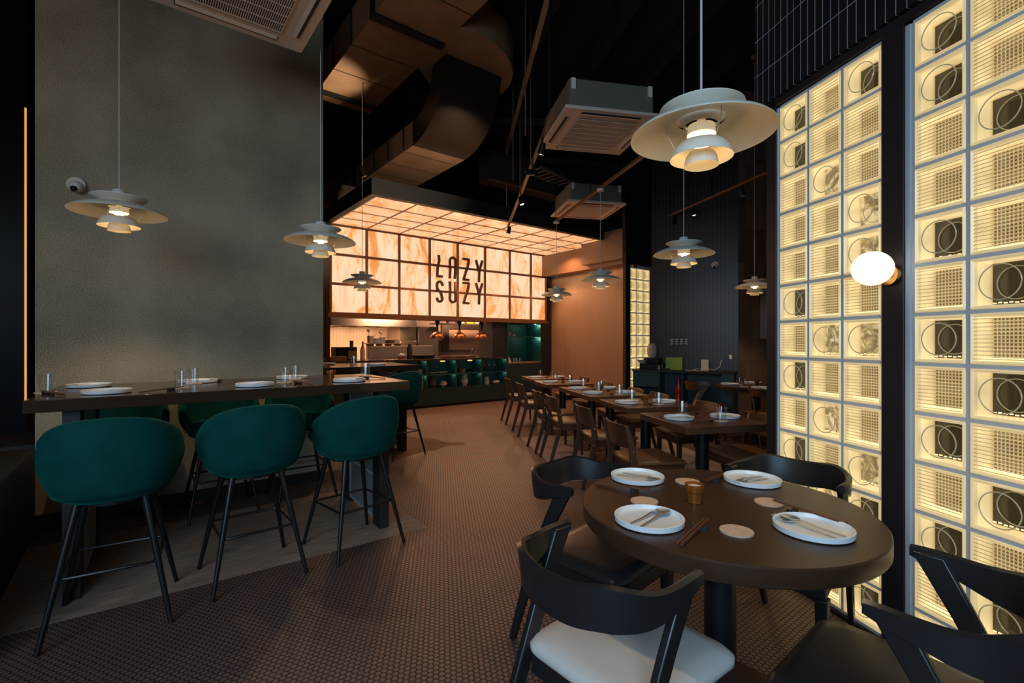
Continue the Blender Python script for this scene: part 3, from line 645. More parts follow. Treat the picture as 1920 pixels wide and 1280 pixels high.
# pieces in the counter cells
def cell(px, z, name, prof, mt, label, cat='vase', d=.14): return lathe_thing(name, prof, mt, KP(kx(px, d), d, z), label, cat)
ZL, ZU = .386, .676
cell(811, ZL, 'vase', [(0,0),(.05,0),(.085,.09),(.075,.17),(.03,.25),(.02,.262),(0,.255)], m_darkclay, 'dark brown teardrop vase in the lower cell left of the squat clay bowl')
cell(831, ZL, 'clay_pot', [(0,0),(.035,0),(.04,.03),(.08,.05),(.08,.10),(.06,.105),(.06,.13),(.05,.13),(.05,.1),(0,.09)], m_clay, 'squat pale footed clay pot in the lower cell beside the dark vase', 'pot')
cell(871, ZL, 'vase', [(0,0),(.05,0),(.05,.03),(.08,.08),(.08,.13),(.052,.18),(.052,.258),(.044,.258),(.044,.18),(0,.12)], m_clay, 'tall pale crackled vase in the middle lower cell of the counter')
cell(912.5, ZL, 'jar', [(0,0),(.055,0),(.06,.02),(.06,.13),(.05,.14),(.055,.155),(.055,.17),(0,.17)], m_clay, 'pale lidded clay jar in the rightmost lower cell of the counter', 'jar')
cell(929, ZL, 'pebble_pot', [(0,.0),(.06,.005),(.1,.04),(.09,.065),(.04,.08),(0,.08)], m_clay, 'flat round pale pebble-shaped pot in the rightmost lower cell', 'pot')
cell(811.5, ZU, 'dish', [(0,0),(.06,0),(.11,.035),(.105,.038),(.05,.012),(0,.012)], m_clay, 'pale flat dish, left of two in the upper counter cell', 'dish')
cell(829.5, ZU, 'dish', [(0,0),(.06,0),(.11,.035),(.105,.038),(.05,.012),(0,.012)], m_clay, 'pale flat dish, right of two in the upper counter cell', 'dish')
cell(864, ZU, 'candle_glass', [(0,0),(.04,0),(.05,.09),(.045,.09),(.036,.01),(0,.01)], m_amber, 'amber glass in the middle upper counter cell', 'glass')
cell(869.5, ZU, 'metal_cup', [(0,0),(.035,0),(.042,.075),(.038,.075),(.03,.01),(0,.01)], m_steel, 'shiny metal cup beside the amber glass in the counter cell', 'cup', .2)
cell(879, ZU, 'dark_bowl', [(0,0),(.02,0),(.015,.03),(.07,.075),(.065,.075),(.01,.035),(0,.035)], m_blackmetal, 'dark footed bowl in the middle upper counter cell', 'bowl')
for i, px in enumerate((908, 917, 927)):
    t = thing('flower_stem', ['left','middle','right'][i]+' of three pale flower heads in the upper right counter cell', 'flower', KP(kx(px, .16), .16, ZU), 0, 'flower ornaments')
    M().ball((0,0,.14), .022, 6).done('flower_head', m_clay, t); M().lathe([(0,0),(.02,0),(.004,.01),(.004,.12),(0,.12)], n=8).done('stem', m_blackmetal, t)
cell(790, ZL, 'vase', [(0,0),(.04,0),(.05,.1),(.03,.2),(.03,.24),(0,.24)], m_clay, 'pale narrow vase in the leftmost lower cell seen above the stool')
cell(787, ZU, 'bowl', [(0,0),(.05,0),(.06,.06),(.06,.1),(0,.1)], m_clay, 'pale lidded bowl in the leftmost upper counter cell', 'bowl')
def niche(px, z, name, prof, mt, label, cat, d=.2): return lathe_thing(name, prof, mt, KP(kx(px, d), d, z), label, cat, n=16)
niche(955, 1.476, 'candle_cup', [(0,0),(.035,0),(.035,.10),(0,.10)], m_clay, 'pale cup on the left of the lit niche shelf', 'cup')
niche(962.5, 1.476, 'small_box', [(0,0),(.05,0),(.05,.045),(0,.045)], m_clay, 'low round pale tin on the lit niche shelf', 'tin')
for i, px in enumerate((963, 968, 974.5)):
    niche(px, .861, 'tumbler', [(.03,0),(.036,.09),(.034,.09),(.028,.004),(0,.004)], m_glass, ['left','middle','right'][i]+' of three clear tumblers on the niche worktop', 'glass')
t = thing('napkin_holder', 'white folded napkin upright at the left edge of the niche worktop', 'napkin', KP(kx(955, .1), .1, .861), AK); M().hexa([(-.04,-.02,0),(.04,-.02,0),(.04,.02,0),(-.04,.02,0),(-.03,-.004,.12),(.0,-.004,.12),(.0,.004,.12),(-.03,.004,.12)]).done('fold', m_plate, t)

# timber wall and beams right of kitchen
W0 = K0+EK*kt(1033); W1 = W0+Vector((EK.y, -EK.x, 0))*2.5
dW = (W1-W0).normalized(); aW = math.atan2(dW.y, dW.x)
struct(M().bb(0, 2.5, 0, .1, 0, 3.3).done('wall_timber', m_woodwall, None, W0, aW))
struct(M().bb(-.1, 2.5, -.30, -.001, 2.93, 3.42).done('trim_11', m_beam, None, W0, aW))
struct(M().bb(1.5, 2.9, -.5, -.301, 3.0, 3.6).done('trim_12', m_beam, None, W0, aW))
lp = W0+dW*1.2+Vector((-dW.y, dW.x, 0))*(-.12)
light('AREA', (lp.x, lp.y, 2.9), 3, (1, .60, .33), 2.3, .06, target=(lp.x, lp.y, 0)).rotation_euler = (0, 0, aW)
# black column and glass block panel C
C0 = Vector((.245*8.65, 8.65, 0)); aC = AK
block_panel('window_3', C0, aC, 3, 13, ['rrrrrrrrrrrrr']*3, .2)
struct(M().bb(-.15, -.012, -.03, .03, 0.001, 3.35).done('trim_13', m_black, None, C0, aC))
struct(M().bb(.61, .72, -.05, .2, 0.001, ZT+.05).done('trim_14', m_black, None, C0, aC))
struct(M().bb(-.15, .9, -.02, .04, ZT+.06, 5.3).done('trim_15', m_black, None, C0, aC))
# fluted wall and brown tile wall
B0 = Vector((2.37, 8.17, 0)); B1 = Vector((3.56, 7.55, 0)); dB = (B1-B0).normalized(); aB = math.atan2(dB.y, dB.x)
struct(M().bb(0, (B1-B0).length, 0, .15, 0, 5.3).done('wall_fluted', m_rib, None, B0, aB))
struct(M().bb(0, 3.5, 0, .15, 0, 5.3).done('wall_brown_tile', m_brtile, None, B1, AG))

# ------------------------------------------------------------------ furniture builders
def superell(t, rx, ry, p=2.6):
    c, s = math.cos(t), math.sin(t)
    return (rx*math.copysign(abs(c)**(2/p), c), ry*math.copysign(abs(s)**(2/p), s))
def make_stool(label):
    t = thing('bar_stool', label, 'bar stool', group='green velvet bar stools')
    # seat cushion
    m = M(); pf = [(0,.60),(.17,.60),(.215,.625),(.23,.665),(.215,.70),(.15,.722),(0,.725)]
    m.loft([[ (superell(2*PI*i/32, r, r*.98)[0], superell(2*PI*i/32, r, r*.98)[1]+.02, z) for i in range(32)] for r, z in pf if r > 0])
    m.done('seat', m_velvet, t)
    # wrap-around shell
    m = M(); n = 40; rings = []
    for i in range(n+1):
        u = -1+2*i/n; a = -PI/2+u*R(122)
        k = abs(u)
        hz = 1.005-.25*k**2.1; lz = .635+.045*max(0, (k-.5)/.5)**2
        th = .052*(1-.25*k); out = []
        top_r = .268; bot_r = .238
        def pt(r, z):
            x, y = superell(a, r, r, 2.25); return (x*1.03, y+.01, z)
        m_ = 12
        # closed section: outer up, over the rounded top, inner down, under
        for j in range(6):
            f = j/5; z = lz+.03+(hz-lz-.055)*f; bul = .018*math.sin(PI*f)
            out.append(pt(bot_r+(top_r-bot_r)*f+bul, z))
        rt = (top_r); out.append(pt(rt-.012, hz-.006)); out.append(pt(rt-th/2, hz)); out.append(pt(rt-th+.010, hz-.008))
        for j in range(6):
            f = 1-j/5; z = lz+.03+(hz-lz-.055)*f; bul = .012*math.sin(PI*f)
            out.append(pt(bot_r+(top_r-bot_r)*f-th+bul, z))
        out.append(pt(bot_r-th*.6, lz)); out.append(pt(bot_r-.012, lz+.003))
        rings.append(out)
    m.loft(rings); o = m.done('backrest', m_velvet, t, ang=1.2)
    m = M(); m.lathe([(0,.585),(.16,.585),(.16,.602),(0,.602)], (0,.02,0), 24).done('seat_plate', m_blackmetal, t)
    F = []
    for sx in (-1, 1):
        for sy in (-1, 1):
            top = Vector((sx*.125, .02+sy*.12, .60)); bot = Vector((sx*.235, .02+sy*.235, .004)); F.append((top, bot))
            M().tube([top, bot], [.017, .0105], 12).done('leg', m_blackmetal, t)
    def at(k, z): tp, bt = F[k]; f = (z-bt.z)/(tp.z-bt.z); return bt+(tp-bt)*f
    order = [at(0, .29), at(2, .29), at(3, .29), at(1, .29)]; pts = []
    for i in range(4):
        p, q, r = order[i-1], order[i], order[(i+1)%4]; d1 = (p-q).normalized()*.035; d2 = (r-q).normalized()*.035
        pts += [q+d1, q+d1*.3+d2*.3, q+d2]
    M().tube(pts, .0075, 8, True).done('footrest', m_blackmetal, t)
    return t
def make_armchair(label, seatm, frame, group):
    t = thing('armchair', label, 'chair', group=group)
    def rr(w_, d_, k=.05, y0=0, n=6):
        pts = []
        for cx, cy, a0 in ((w_-k, d_-k, 0), (-w_+k, d_-k, 90), (-w_+k, -d_+k, 180), (w_-k, -d_+k, 270)):
            for i in range(n+1): a = R(a0+90*i/n); pts.append((cx+k*math.cos(a), y0+cy+k*math.sin(a)))
        return pts
    m = M(); m.loft([[(x*(1+.10*(y+.2)/.4), y, z) for x, y in rr(w_, d_, .05, .0)] for w_, d_, z in ((.20,.205,.432),(.212,.215,.445),(.213,.216,.462),(.20,.203,.476),(.16,.165,.482))]).done('seat', seatm, t, ang=1.0)
    m = M(); m.prism([(-.225,.205),(-.19,-.205),(.19,-.205),(.225,.205)], .375, .4315).done('seat_frame', frame, t, bev=.004)
    for sx in (-1, 1):   # front legs
        m = M(); m.hexa([(sx*.205-.013,.165,.002),(sx*.205+.013,.165,.002),(sx*.205+.013,.191,.002),(sx*.205-.013,.191,.002),(sx*.208-.022,.155,.374),(sx*.208+.022,.155,.374),(sx*.208+.022,.203,.374),(sx*.208-.022,.203,.374)])
        m.done('leg', frame, t, bev=.004)
    for sx in (-1, 1):   # raked rear legs rising to the arm tips
        m = M()
        prof = [(-.37,.002,.016),(-.245,.36,.026),(-.13,.60,.030),(-.045,.758,.036)]
        rings = []
        for y, z, h in prof:
            x = sx*(.188+.032*(z/.76)); rings.append([(x-.012, y-h, z), (x+.012, y-h, z), (x+.012, y+h, z), (x-.012, y+h, z)])
        m.loft(rings).done('leg', frame, t, bev=.005)
    # curved arm and back band
    m = M(); n = 44; rings = []
    for i in range(n+1):
        u = -1+2*i/n; k = abs(u); s = math.copysign(1, u)
        # plan curve: arms straight forward, back rounded
        a = u*R(100); x = .228*math.copysign(abs(math.sin(a))**.75, a) if k < .9 else s*.228
        y = -.29+.0*k; yy = -.045-.255*max(0.0, math.cos(a))**.8 if k < .9 else -.045-.255*max(0, math.cos(a))**.8+0
        if k > .9: yy = -.045+(k-.9)/.1*.04
        zt = .785-.022*k**2-.012*math.cos(3*PI*k)*.6
        hb = .118*(1-max(0, (k-.35)/.65)**1.3*.72); zb2 = zt-hb
        th = .024
        nx, ny = x, (yy+.045); L = math.hypot(nx, ny) or 1; nx, ny = nx/L, ny/L
        if k > .88: nx, ny = s, 0
        tilt = .018*(1-k)
        rings.append([(x+nx*(th/2+tilt), yy+ny*(th/2+tilt), zt-.006), (x+nx*tilt, yy+ny*tilt, zt), (x-nx*(th/2-tilt), yy-ny*(th/2-tilt), zt-.006), (x-nx*th/2, yy-ny*th/2, zb2+.004), (x, yy, zb2), (x+nx*th/2, yy+ny*th/2, zb2+.004)])
    m.loft(rings).done('arm_back_rail', frame, t, ang=.9)
    return t
def make_sidechair(label):
    t = thing('dining_chair', label, 'chair', group='wooden dining chairs along the square tables')
    m = M(); m.loft([[(x, y, z) for x, y in pts] for pts, z in (([(-.215,.205),(-.185,-.20),(.185,-.20),(.215,.205)], .432), ([(-.225,.215),(-.195,-.21),(.195,-.21),(.225,.215)], .445), ([(-.222,.212),(-.192,-.207),(.192,-.207),(.222,.212)], .462), ([(-.19,.18),(-.165,-.18),(.165,-.18),(.19,.18)], .474))]).done('seat', m_leather, t, ang=1.1, bev=.006)
    M().prism([(-.21,.2),(-.18,-.195),(.18,-.195),(.21,.2)], .372, .4315).done('seat_frame', m_chairwood, t, bev=.003)
    for sx in (-1, 1):
        M().hexa([(sx*.195-.013,.17,.002),(sx*.195+.013,.17,.002),(sx*.195+.013,.196,.002),(sx*.195-.013,.196,.002),(sx*.19-.019,.155,.371),(sx*.19+.019,.155,.371),(sx*.19+.019,.196,.371),(sx*.19-.019,.196,.371)]).done('leg', m_chairwood, t, bev=.003)
    for sx in (-1, 1):
        prof = [(-.325,.002,.017),(-.225,.35,.023),(-.205,.46,.026),(-.225,.60,.022),(-.262,.735,.014)]
        x = sx*.205; rings = [[(x-.012, y-h, z), (x+.012, y-h, z), (x+.012, y+h, z), (x-.012, y+h, z)] for y, z, h in prof]
        lg = M().loft(rings).done('leg', m_chairwood, t, bev=.003)
        M().ball((sx*.218, -.213, .55), .007, 5).ball((sx*.218, -.222, .40), .007, 5).done('screw_cap', m_steel, lg)
    m = M(); rings = []
    for i in range(13):
        u = -1+2*i/12; x = u*.192; y = -.222-.035*(1-u*u); dz = 0
        rings.append([(x, y-.028-.010, .738), (x, y-.028+.006, .738), (x, y+.014, .565), (x, y-.004, .565)])
    m.loft(rings).done('backrest', m_chairwood, t, bev=.003)
    return t

# ------------------------------------------------------------------ bar table, stools
D1 = Vector((math.cos(R(35.5)), math.sin(R(35.5)), 0)); D1p = Vector((-D1.y, D1.x, 0)); A1 = R(35.5)
m_ledpanel = tiles('fluted_table_glass', (.55, .60, .62), (.30, .30, .30), .032, .0145, gw=.3, rough=.2, gh=.25)
def bar_table(org, ang, L, D, label, z=1.06):
    """org = near right corner; x runs left (negative), y to the back"""
    t = thing('bar_table', label, 'table', (org.x, org.y, 0), ang)
    M().bb(-L, 0, 0, D, z-.065, z).done('tabletop', m_bartop, t, bev=.003)
    for x in (-.17, -L+.17):
        M().bb(x-.035, x+.035, .06, .20, .002, z-.066).done('leg', m_black, t)
        M().bb(x-.035, x+.035, D-.20, D-.06, .002, z-.066).done('leg', m_black, t)
        g_ = M(); g_.bb(x-.02, x+.02, .201, D-.201, .06, z-.11)
        pn = g_.done('glass_panel', m_ledpanel, t)
        rl = M()
        for zz in (.05, .36, .67, .98-.0): rl.bb(x-.026, x+.026, .209, D-.209, zz-.008, zz+.008)
        rl.loft([[(x+sx_*.026, y_, z_) for sx_, y_ in ((-1,.2015),(1,.2015),(1,.209),(-1,.209))] for z_ in (.042, .988)]).loft([[(x+sx_*.026, y_, z_) for sx_, y_ in ((-1,D-.209),(1,D-.209),(1,D-.2015),(-1,D-.2015))] for z_ in (.042, .988)])
        bmesh.ops.remove_doubles(rl.b, verts=rl.b.verts, dist=.0005)
        rl.done('panel_frame', m_mortar, pn)
    return t
bt = bar_table(Vector((-.75, 3.52, 0)), A1, 2.02, 1.0, 'high dark bar table by the concrete wall, set with plates and tumblers')
stool0 = make_stool('green velvet bar stool, largest and leftmost in front of the near bar table')
stool0.location = (-1.95, 2.36, 0); stool0.rotation_euler = (0, 0, AK+R(-6))
GS = 'green velvet bar stools'
s2 = Vector((-1.51, 2.80, 0)); s3 = Vector((-1.04, 3.19, 0)); s1 = Vector((-1.97, 2.39, 0))
dup(stool0, s2, AK+R(2), 'green velvet bar stool, middle of the three in front of the near bar table')
dup(stool0, s3, AK+R(9), 'green velvet bar stool, rightmost of the three in front of the near bar table')
for p, n_ in ((s1, 'leftmost'), (s2, 'middle'), (s3, 'rightmost')):
    q = p+EP*1.33; dup(stool0, q, AK+PI, 'green velvet bar stool behind the near bar table against the concrete wall, %s of three' % n_)
bt2o = Vector((-1.16, 5.98, 0))
bt2 = bar_table(bt2o, AK, 2.6, 1.0, 'second high dark bar table beyond the concrete wall, near the kitchen')
st4 = dup(stool0, (-1.35, 5.70, 0), AK+R(12), 'green velvet bar stool at the farther bar table, standing by the cowhide')

# ------------------------------------------------------------------ square tables and chairs
TC = []
def sq_table(p0, L, label, W_=.70):
    """p0 = near left corner; L along GU"""
    c = p0+GU*L/2+GV*W_/2
    t = thing('square_table', label, 'table', (c.x, c.y, 0), AG, 'walnut square tables in a row')
    M().bb(-W_/2, W_/2, -L/2, L/2, .698, .75).done('tabletop', m_tabletop, t, bev=.003)
    for yy in ((0,) if L < .9 else (-L/4, L/4)):
        M().cyl(0, yy, .014, .69, .05, n=24).done('pedestal', m_blackmetal, t)
        M().lathe([(0,.002),(.24,.002),(.24,.010),(.06,.02),(0,.02)], (0,yy,0), 36).done('base_disc', mat('bronze_base', (.09,.05,.03), .35, .7) if 'bronze_base' not in bpy.data.materials else bpy.data.materials['bronze_base'], t)
        M().bb(-.2,.2,yy-.03,yy+.03,.685,.6975).done('top_bracket', m_blackmetal, t)
    TC.append((c, L, W_)); return t
TN = ['nearest square table', 'second nearest square table', 'double-length middle square table', 'fourth square table', 'farthest square table']
corners = [(Vector((1.216, 3.346, 0)), .70), (Vector((1.04, 4.32, 0)), .68), (Vector((.85, 5.21, 0)), 1.16), (Vector((.48, 6.66, 0)), .75), (Vector((.31, 7.62, 0)), .72)]
for (c, L), n_ in zip(corners, TN): sq_table(c, L, 'walnut '+n_+' in the row')
ch0 = make_sidechair('x')
placed = [0]
def side_chair(p, rz, label):
    if placed[0] == 0: ch0.location = p; ch0.rotation_euler = (0, 0, rz); ch0['label'] = label
    else: dup(ch0, p, rz, label)
    placed[0] += 1
rows_ = [((.80, 3.68), TN[0], ''), ((.675, 4.59), TN[1], ''), ((.445, 5.43), TN[2], ', nearer one'), ((.315, 6.0), TN[2], ', farther one'), ((.12, 7.05), TN[3], ''), ((-.07, 8.0), TN[4], '')]
for (bx, by), n_, ex in rows_:
    b = Vector((bx, by, 0)); c = b+GV*.25
    side_chair(c, AG-PI/2, 'wooden chair on the aisle side of the %s%s' % (n_, ex))
    c2 = b+GV*(1.33-.25)
    if n_ == TN[0]: c2 += GU*.02
    side_chair(c2, AG+PI/2, 'wooden chair on the wall side of the %s%s' % (n_, ex))

# ------------------------------------------------------------------ round tables
def round_table(c, label, r=.5):
    t = thing('round_table', label, 'table', (c[0], c[1], 0), R(14), 'round tables')
    M().lathe([(0,.692),(r-.004,.692),(r,.698),(r,.745),(r-.004,.75),(0,.75)], n=96).done('tabletop', m_roundtop, t)
    M().cyl(0, 0, .02, .69, .055, n=32).done('pedestal', m_blackmetal, t)
    M().lathe([(0,.002),(.30,.002),(.30,.012),(.07,.024),(0,.024)], n=48).done('base_disc', mat('black_bronze', (.05,.035,.022), .35, .7) if 'black_bronze' not in bpy.data.materials else bpy.data.materials['black_bronze'], t)
    M().bb(-.3,.3,-.03,.03,.678,.6915).bb(-.03,.03,-.3,.3,.676,.690).done('top_bracket', m_blackmetal, t)
    return t
RT = Vector((.765, 1.765, 0)); RT2 = Vector((3.33, 6.55, 0))
round_table(RT, 'large round dark wood table in the foreground laid for four')
round_table(RT2, 'smaller looking round table at the far right near the teal cabinet')
AG4 = 'black armchairs around the near round table'
ac = make_armchair('black wooden armchair with cream seat pad, front left of the near round table', m_cream, m_ebony, AG4)
ac.location = (.335, 1.40, 0); ac.rotation_euler = (0, 0, R(40)-PI/2)
ab = make_armchair('black wooden armchair with black seat, back left of the near round table', m_blackleather, m_ebony, AG4)
ab.location = (.40, 2.06, 0); ab.rotation_euler = (0, 0, R(-44)-PI/2)
dup(ab, (1.17, 2.10, 0), R(223)-PI/2, 'black wooden armchair tucked behind the right side of the round table, by the glass blocks')
dup(ab, (.965, 1.235, 0), R(130)-PI/2, 'black wooden armchair with black seat at the lower right corner, cut by the picture edge')
am = make_armchair('brown wooden armchair in front of the teal cabinet, left of the far round table', m_leather, m_chairwood, 'brown armchairs at the far round table')
am.location = (2.78, 6.75, 0); am.rotation_euler = (0, 0, R(-20)-PI/2)
dup(am, (3.20, 5.98, 0), R(80)-PI/2, 'brown wooden armchair on the near side of the far round table')
dup(am, (3.85, 6.3, 0), R(150)-PI/2, 'brown wooden armchair on the right of the far round table, beside the dark post')

# ------------------------------------------------------------------ rugs
def prot(poly, z0, z1, name, m_, label, cat, bev=0):
    return tag(M().prism(poly, z0, z1).done(name, m_, bev=bev), label, cat)
r0 = Vector((-.61, 3.49, 0)); dR = Vector((.80, .60, 0)).normalized(); pR = Vector((-dR.y, dR.x, 0))
def loc2(o, d, p, a, b): q = o+d*a+p*b; return (q.x, q.y)
o_ = M().bb(-2.28, 0, 0, 1.25, .0004, .0017).done('rug', m_rug, None, (r0.x, r0.y, 0), math.atan2(dR.y, dR.x)); tag(o_, 'woven brown flat rug under the near bar table', 'rug')
o_ = M().bb(0, 1.9, -2.2, 0, .0004, .0016).done('floor_mat', m_lrug, None, (.113, 6.79, 0), AG); tag(o_, 'pale grey floor mat under the middle of the square tables', 'mat')
hp = [(730, 822), (760, 818), (790, 821), (815, 822), (832, 828), (845, 829.5), (868, 829), (873, 831.5), (868, 834), (845, 834.5), (830, 838), (815, 844), (800, 845), (785, 849), (765, 855), (745, 860), (735, 853), (715, 850), (700, 838), (712, 828)]
prot([tuple(P(x, y, 0)[:2]) for x, y in hp][::-1], .0004, .0017, 'cowhide', m_hide, 'dark brown cowhide rug spread beside the farther bar table', 'rug')

# ------------------------------------------------------------------ tableware
def chop_pair(): pass
def make_fork():
    m = M()
    m.loft([[(-.004,y,z-.001),(.004,y,z-.001),(.004,y,z+.001),(-.004,y,z+.001)] for y, z in ((-.10,.002),(-.02,.004),(.02,.010),(.035,.008))])
    m.loft([[(-w_,y,z-.001),(w_,y,z-.001),(w_,y,z+.001),(-w_,y,z+.001)] for y, z, w_ in ((.034,.008,.004),(.048,.004,.012),(.062,.004,.0125))])
    for k in (-1.5, -.5, .5, 1.5): m.loft([[(k*.0072-.0018,y,z-.001),(k*.0072+.0018,y,z-.001),(k*.0072+.0018,y,z+.001),(k*.0072-.0018,y,z+.001)] for y, z in ((.061,.004),(.085,.006),(.098,.011))])
    o = m.done('fork', m_steel); return o
def make_spoon():
    m = M()
    m.loft([[(-.004,y,z-.001),(.004,y,z-.001),(.004,y,z+.001),(-.004,y,z+.001)] for y, z in ((-.10,.002),(-.02,.004),(.02,.009),(.04,.008))])
    rings = []
    for i in range(9):
        f = i/8; y = .036+.062*f; w_ = .0215*math.sin(PI*min(.97, max(.06, f*.93+.04)))**.7
        rings.append([(w_*c, y, .010-.007*math.sin(PI*f)*(1-c*c)+ .002*0) for c in (-1,-.6,0,.6,1)]+[(w_*c, y, .0115-.007*math.sin(PI*f)*(1-c*c)) for c in (1,.6,0,-.6,-1)])
    m.loft(rings); return m.done('spoon', m_steel)
def mesh_of(o): me = o.data; bpy.data.objects.remove(o); return me
ME = {}
ME['plate'] = mesh_of(M().lathe([(0,0),(.104,0),(.112,.004),(.113,.020),(.1105,.021),(.107,.019),(.104,.008),(.09,.006),(0,.006)], n=56).done('plate', m_plate))
ME['fork'] = mesh_of(make_fork()); ME['spoon'] = mesh_of(make_spoon())
ME['coaster'] = mesh_of(M().lathe([(0,0),(.05,0),(.05,.005),(0,.005)], n=40).done('coaster', m_cork))
ME['wcoaster'] = mesh_of(M().lathe([(0,0),(.05,0),(.05,.005),(0,.005)], n=32).done('coaster', mat('pale_coaster', (.55,.50,.48), .7)))
ME['chopstick'] = mesh_of(M().loft([[(-r,y,0),(r,y,0),(r,y,2*r),(-r,y,2*r)] for y, r in ((-.115,.0035),(.115,.0022))]).done('chopstick', m_chop))
ME['rest'] = mesh_of(M().loft([[(x,-.010,0),(x,.010,0),(x,.008,h),(x,-.008,h)] for x, h in ((-.024,.018),(-.014,.011),(0,.009),(.014,.011),(.024,.018))]).done('rest', m_black))
gp = []
ME['tumbler'] = None
b_ = M()
rings = []
for r, z in ((.030,.0),(.034,.045),(.042,.102),(.0395,.102),(.032,.045),(.028,.009)):
    rings.append([( (r+(.0012*math.cos(12*a) if z < .08 else 0))*math.cos(a), (r+(.0012*math.cos(12*a) if z < .08 else 0))*math.sin(a), z) for a in [2*PI*i/48 for i in range(48)]])
b_.loft(rings); ME['tumbler'] = mesh_of(b_.done('tumbler', m_glass))
ME['tall'] = mesh_of(M().lathe([(.0,0),(.028,0),(.034,.10),(.0325,.10),(.027,.004),(0,.004)], n=28).done('tall_tumbler', m_glass))
def put(kind, name, p, rz, label, cat, group, rx=0, ry=0):
    o = link(name, ME[kind], None, p, rz); o.rotation_euler = (rx, ry, rz); return tag(o, label, cat, group)
def setting(c, rz, z, where, fs=True, chop=True, ang=R(0), rot=0, fork_only=False, coaster=None, chop_at=None, grp='', chop_ang=0):
    """plate at c with cutlery turned by rz; where = unique words"""
    c = Vector((c[0], c[1], z)); q = Matrix.Rotation(rz, 4, 'Z')
    put('plate', 'plate', c, 0, 'white rimmed plate '+where, 'plate', 'white plates')
    zz = z+.0075
    a = c+q@Vector((-.016, .022, 0)); b = c+q@Vector((.014, .012, 0))
    put('fork', 'fork', (a.x, a.y, zz), rz+R(-3), 'steel fork on the plate '+where, 'fork', 'steel forks')
    if not fork_only: put('spoon', 'spoon', (b.x, b.y, zz), rz+R(2), 'steel spoon on the plate '+where, 'spoon', 'steel spoons')
    else: put('fork', 'fork', (b.x, b.y, zz), rz, 'second fork on the plate '+where, 'fork', 'steel forks')
def chops(c, rz, z, where, lift=0):
    q = Matrix.Rotation(rz, 4, 'Z'); c = Vector((c[0], c[1], z))
    r_ = c+q@Vector((0, .05, 0))
    put('rest', 'chopstick_rest', r_, rz, 'black chopstick rest '+where, 'chopstick rest', 'black chopstick rests')
    for s, nm in ((-1, 'left'), (1, 'right')):
        p = c+q@Vector((s*.0055, 0, .0055)); o = put('chopstick', 'chopstick', p, rz, nm+' wooden chopstick '+where, 'chopstick', 'wooden chopsticks', rx=0)
        o.rotation_euler = (R(3.2), 0, rz); o.location = p+Vector((0, 0, .0035+lift))
ZR = .7505
def pr(x, y): v = P(x, y, .75); return (v.x, v.y)
def adir(x0, y0, x1, y1):            # direction angle of +y axis from pixel0 to pixel1 at table height
    a, b = P(x0, y0, .75), P(x1, y1, .75); d = b-a; return math.atan2(d.y, d.x)-PI/2
setting(pr(1195, 898), adir(1158, 889, 1243, 905), ZR, 'at the back left of the near round table')
setting(pr(1217, 978), adir(1190, 992, 1262, 955), ZR, 'at the front left of the near round table')
setting(pr(1410, 903), adir(1427, 895, 1378, 906), ZR, 'at the back right of the near round table', fork_only=True)
setting(pr(1524, 995), adir(1585, 1008, 1450, 966), ZR, 'at the right of the near round table')
for (x, y), n_ in (((1208, 941), 'behind the front left plate'), ((1289, 904), 'behind the amber candle'), ((1442, 943), 'right of centre under a chopstick'), ((1381, 997), 'between the two front plates')):
    p = pr(x, y); put('coaster', 'coaster', (p[0], p[1], ZR), 0, 'round cork coaster on the near round table, '+n_, 'coaster', 'cork coasters')
def chop_px(x0, y0, x1, y1, where, lift=0):
    a, b = P(x0, y0, .757), P(x1, y1, .757); c = (a+b)/2; d = b-a; chops((c.x, c.y), math.atan2(d.y, d.x)-PI/2, ZR, where, lift)
chop_px(1266, 1026, 1332, 972, 'beside the front left plate of the near round table')
chop_px(1120, 905, 1218, 923, 'in front of the back left plate of the near round table')
chop_px(1365, 886, 1327, 904, 'behind the back right plate of the near round table')
chop_px(1600, 990, 1440, 946, 'behind the right plate of the near round table', .012)
def candle(p, z, label):
    t = thing('candle_holder', label, 'candle holder', (p[0], p[1], z))
    M().lathe([(0,0),(.022,0),(.024,.035),(.032,.04),(.034,.068),(.031,.068),(.029,.042),(.019,.036),(.018,.006),(0,.006)], n=32).done('glass', m_amber, t)
    M().cyl(0, 0, .0425, .058, .0285, n=24).done('candle', m_wax, t)
candle(pr(1302, 941), ZR, 'amber glass candle holder in the middle of the near round table')

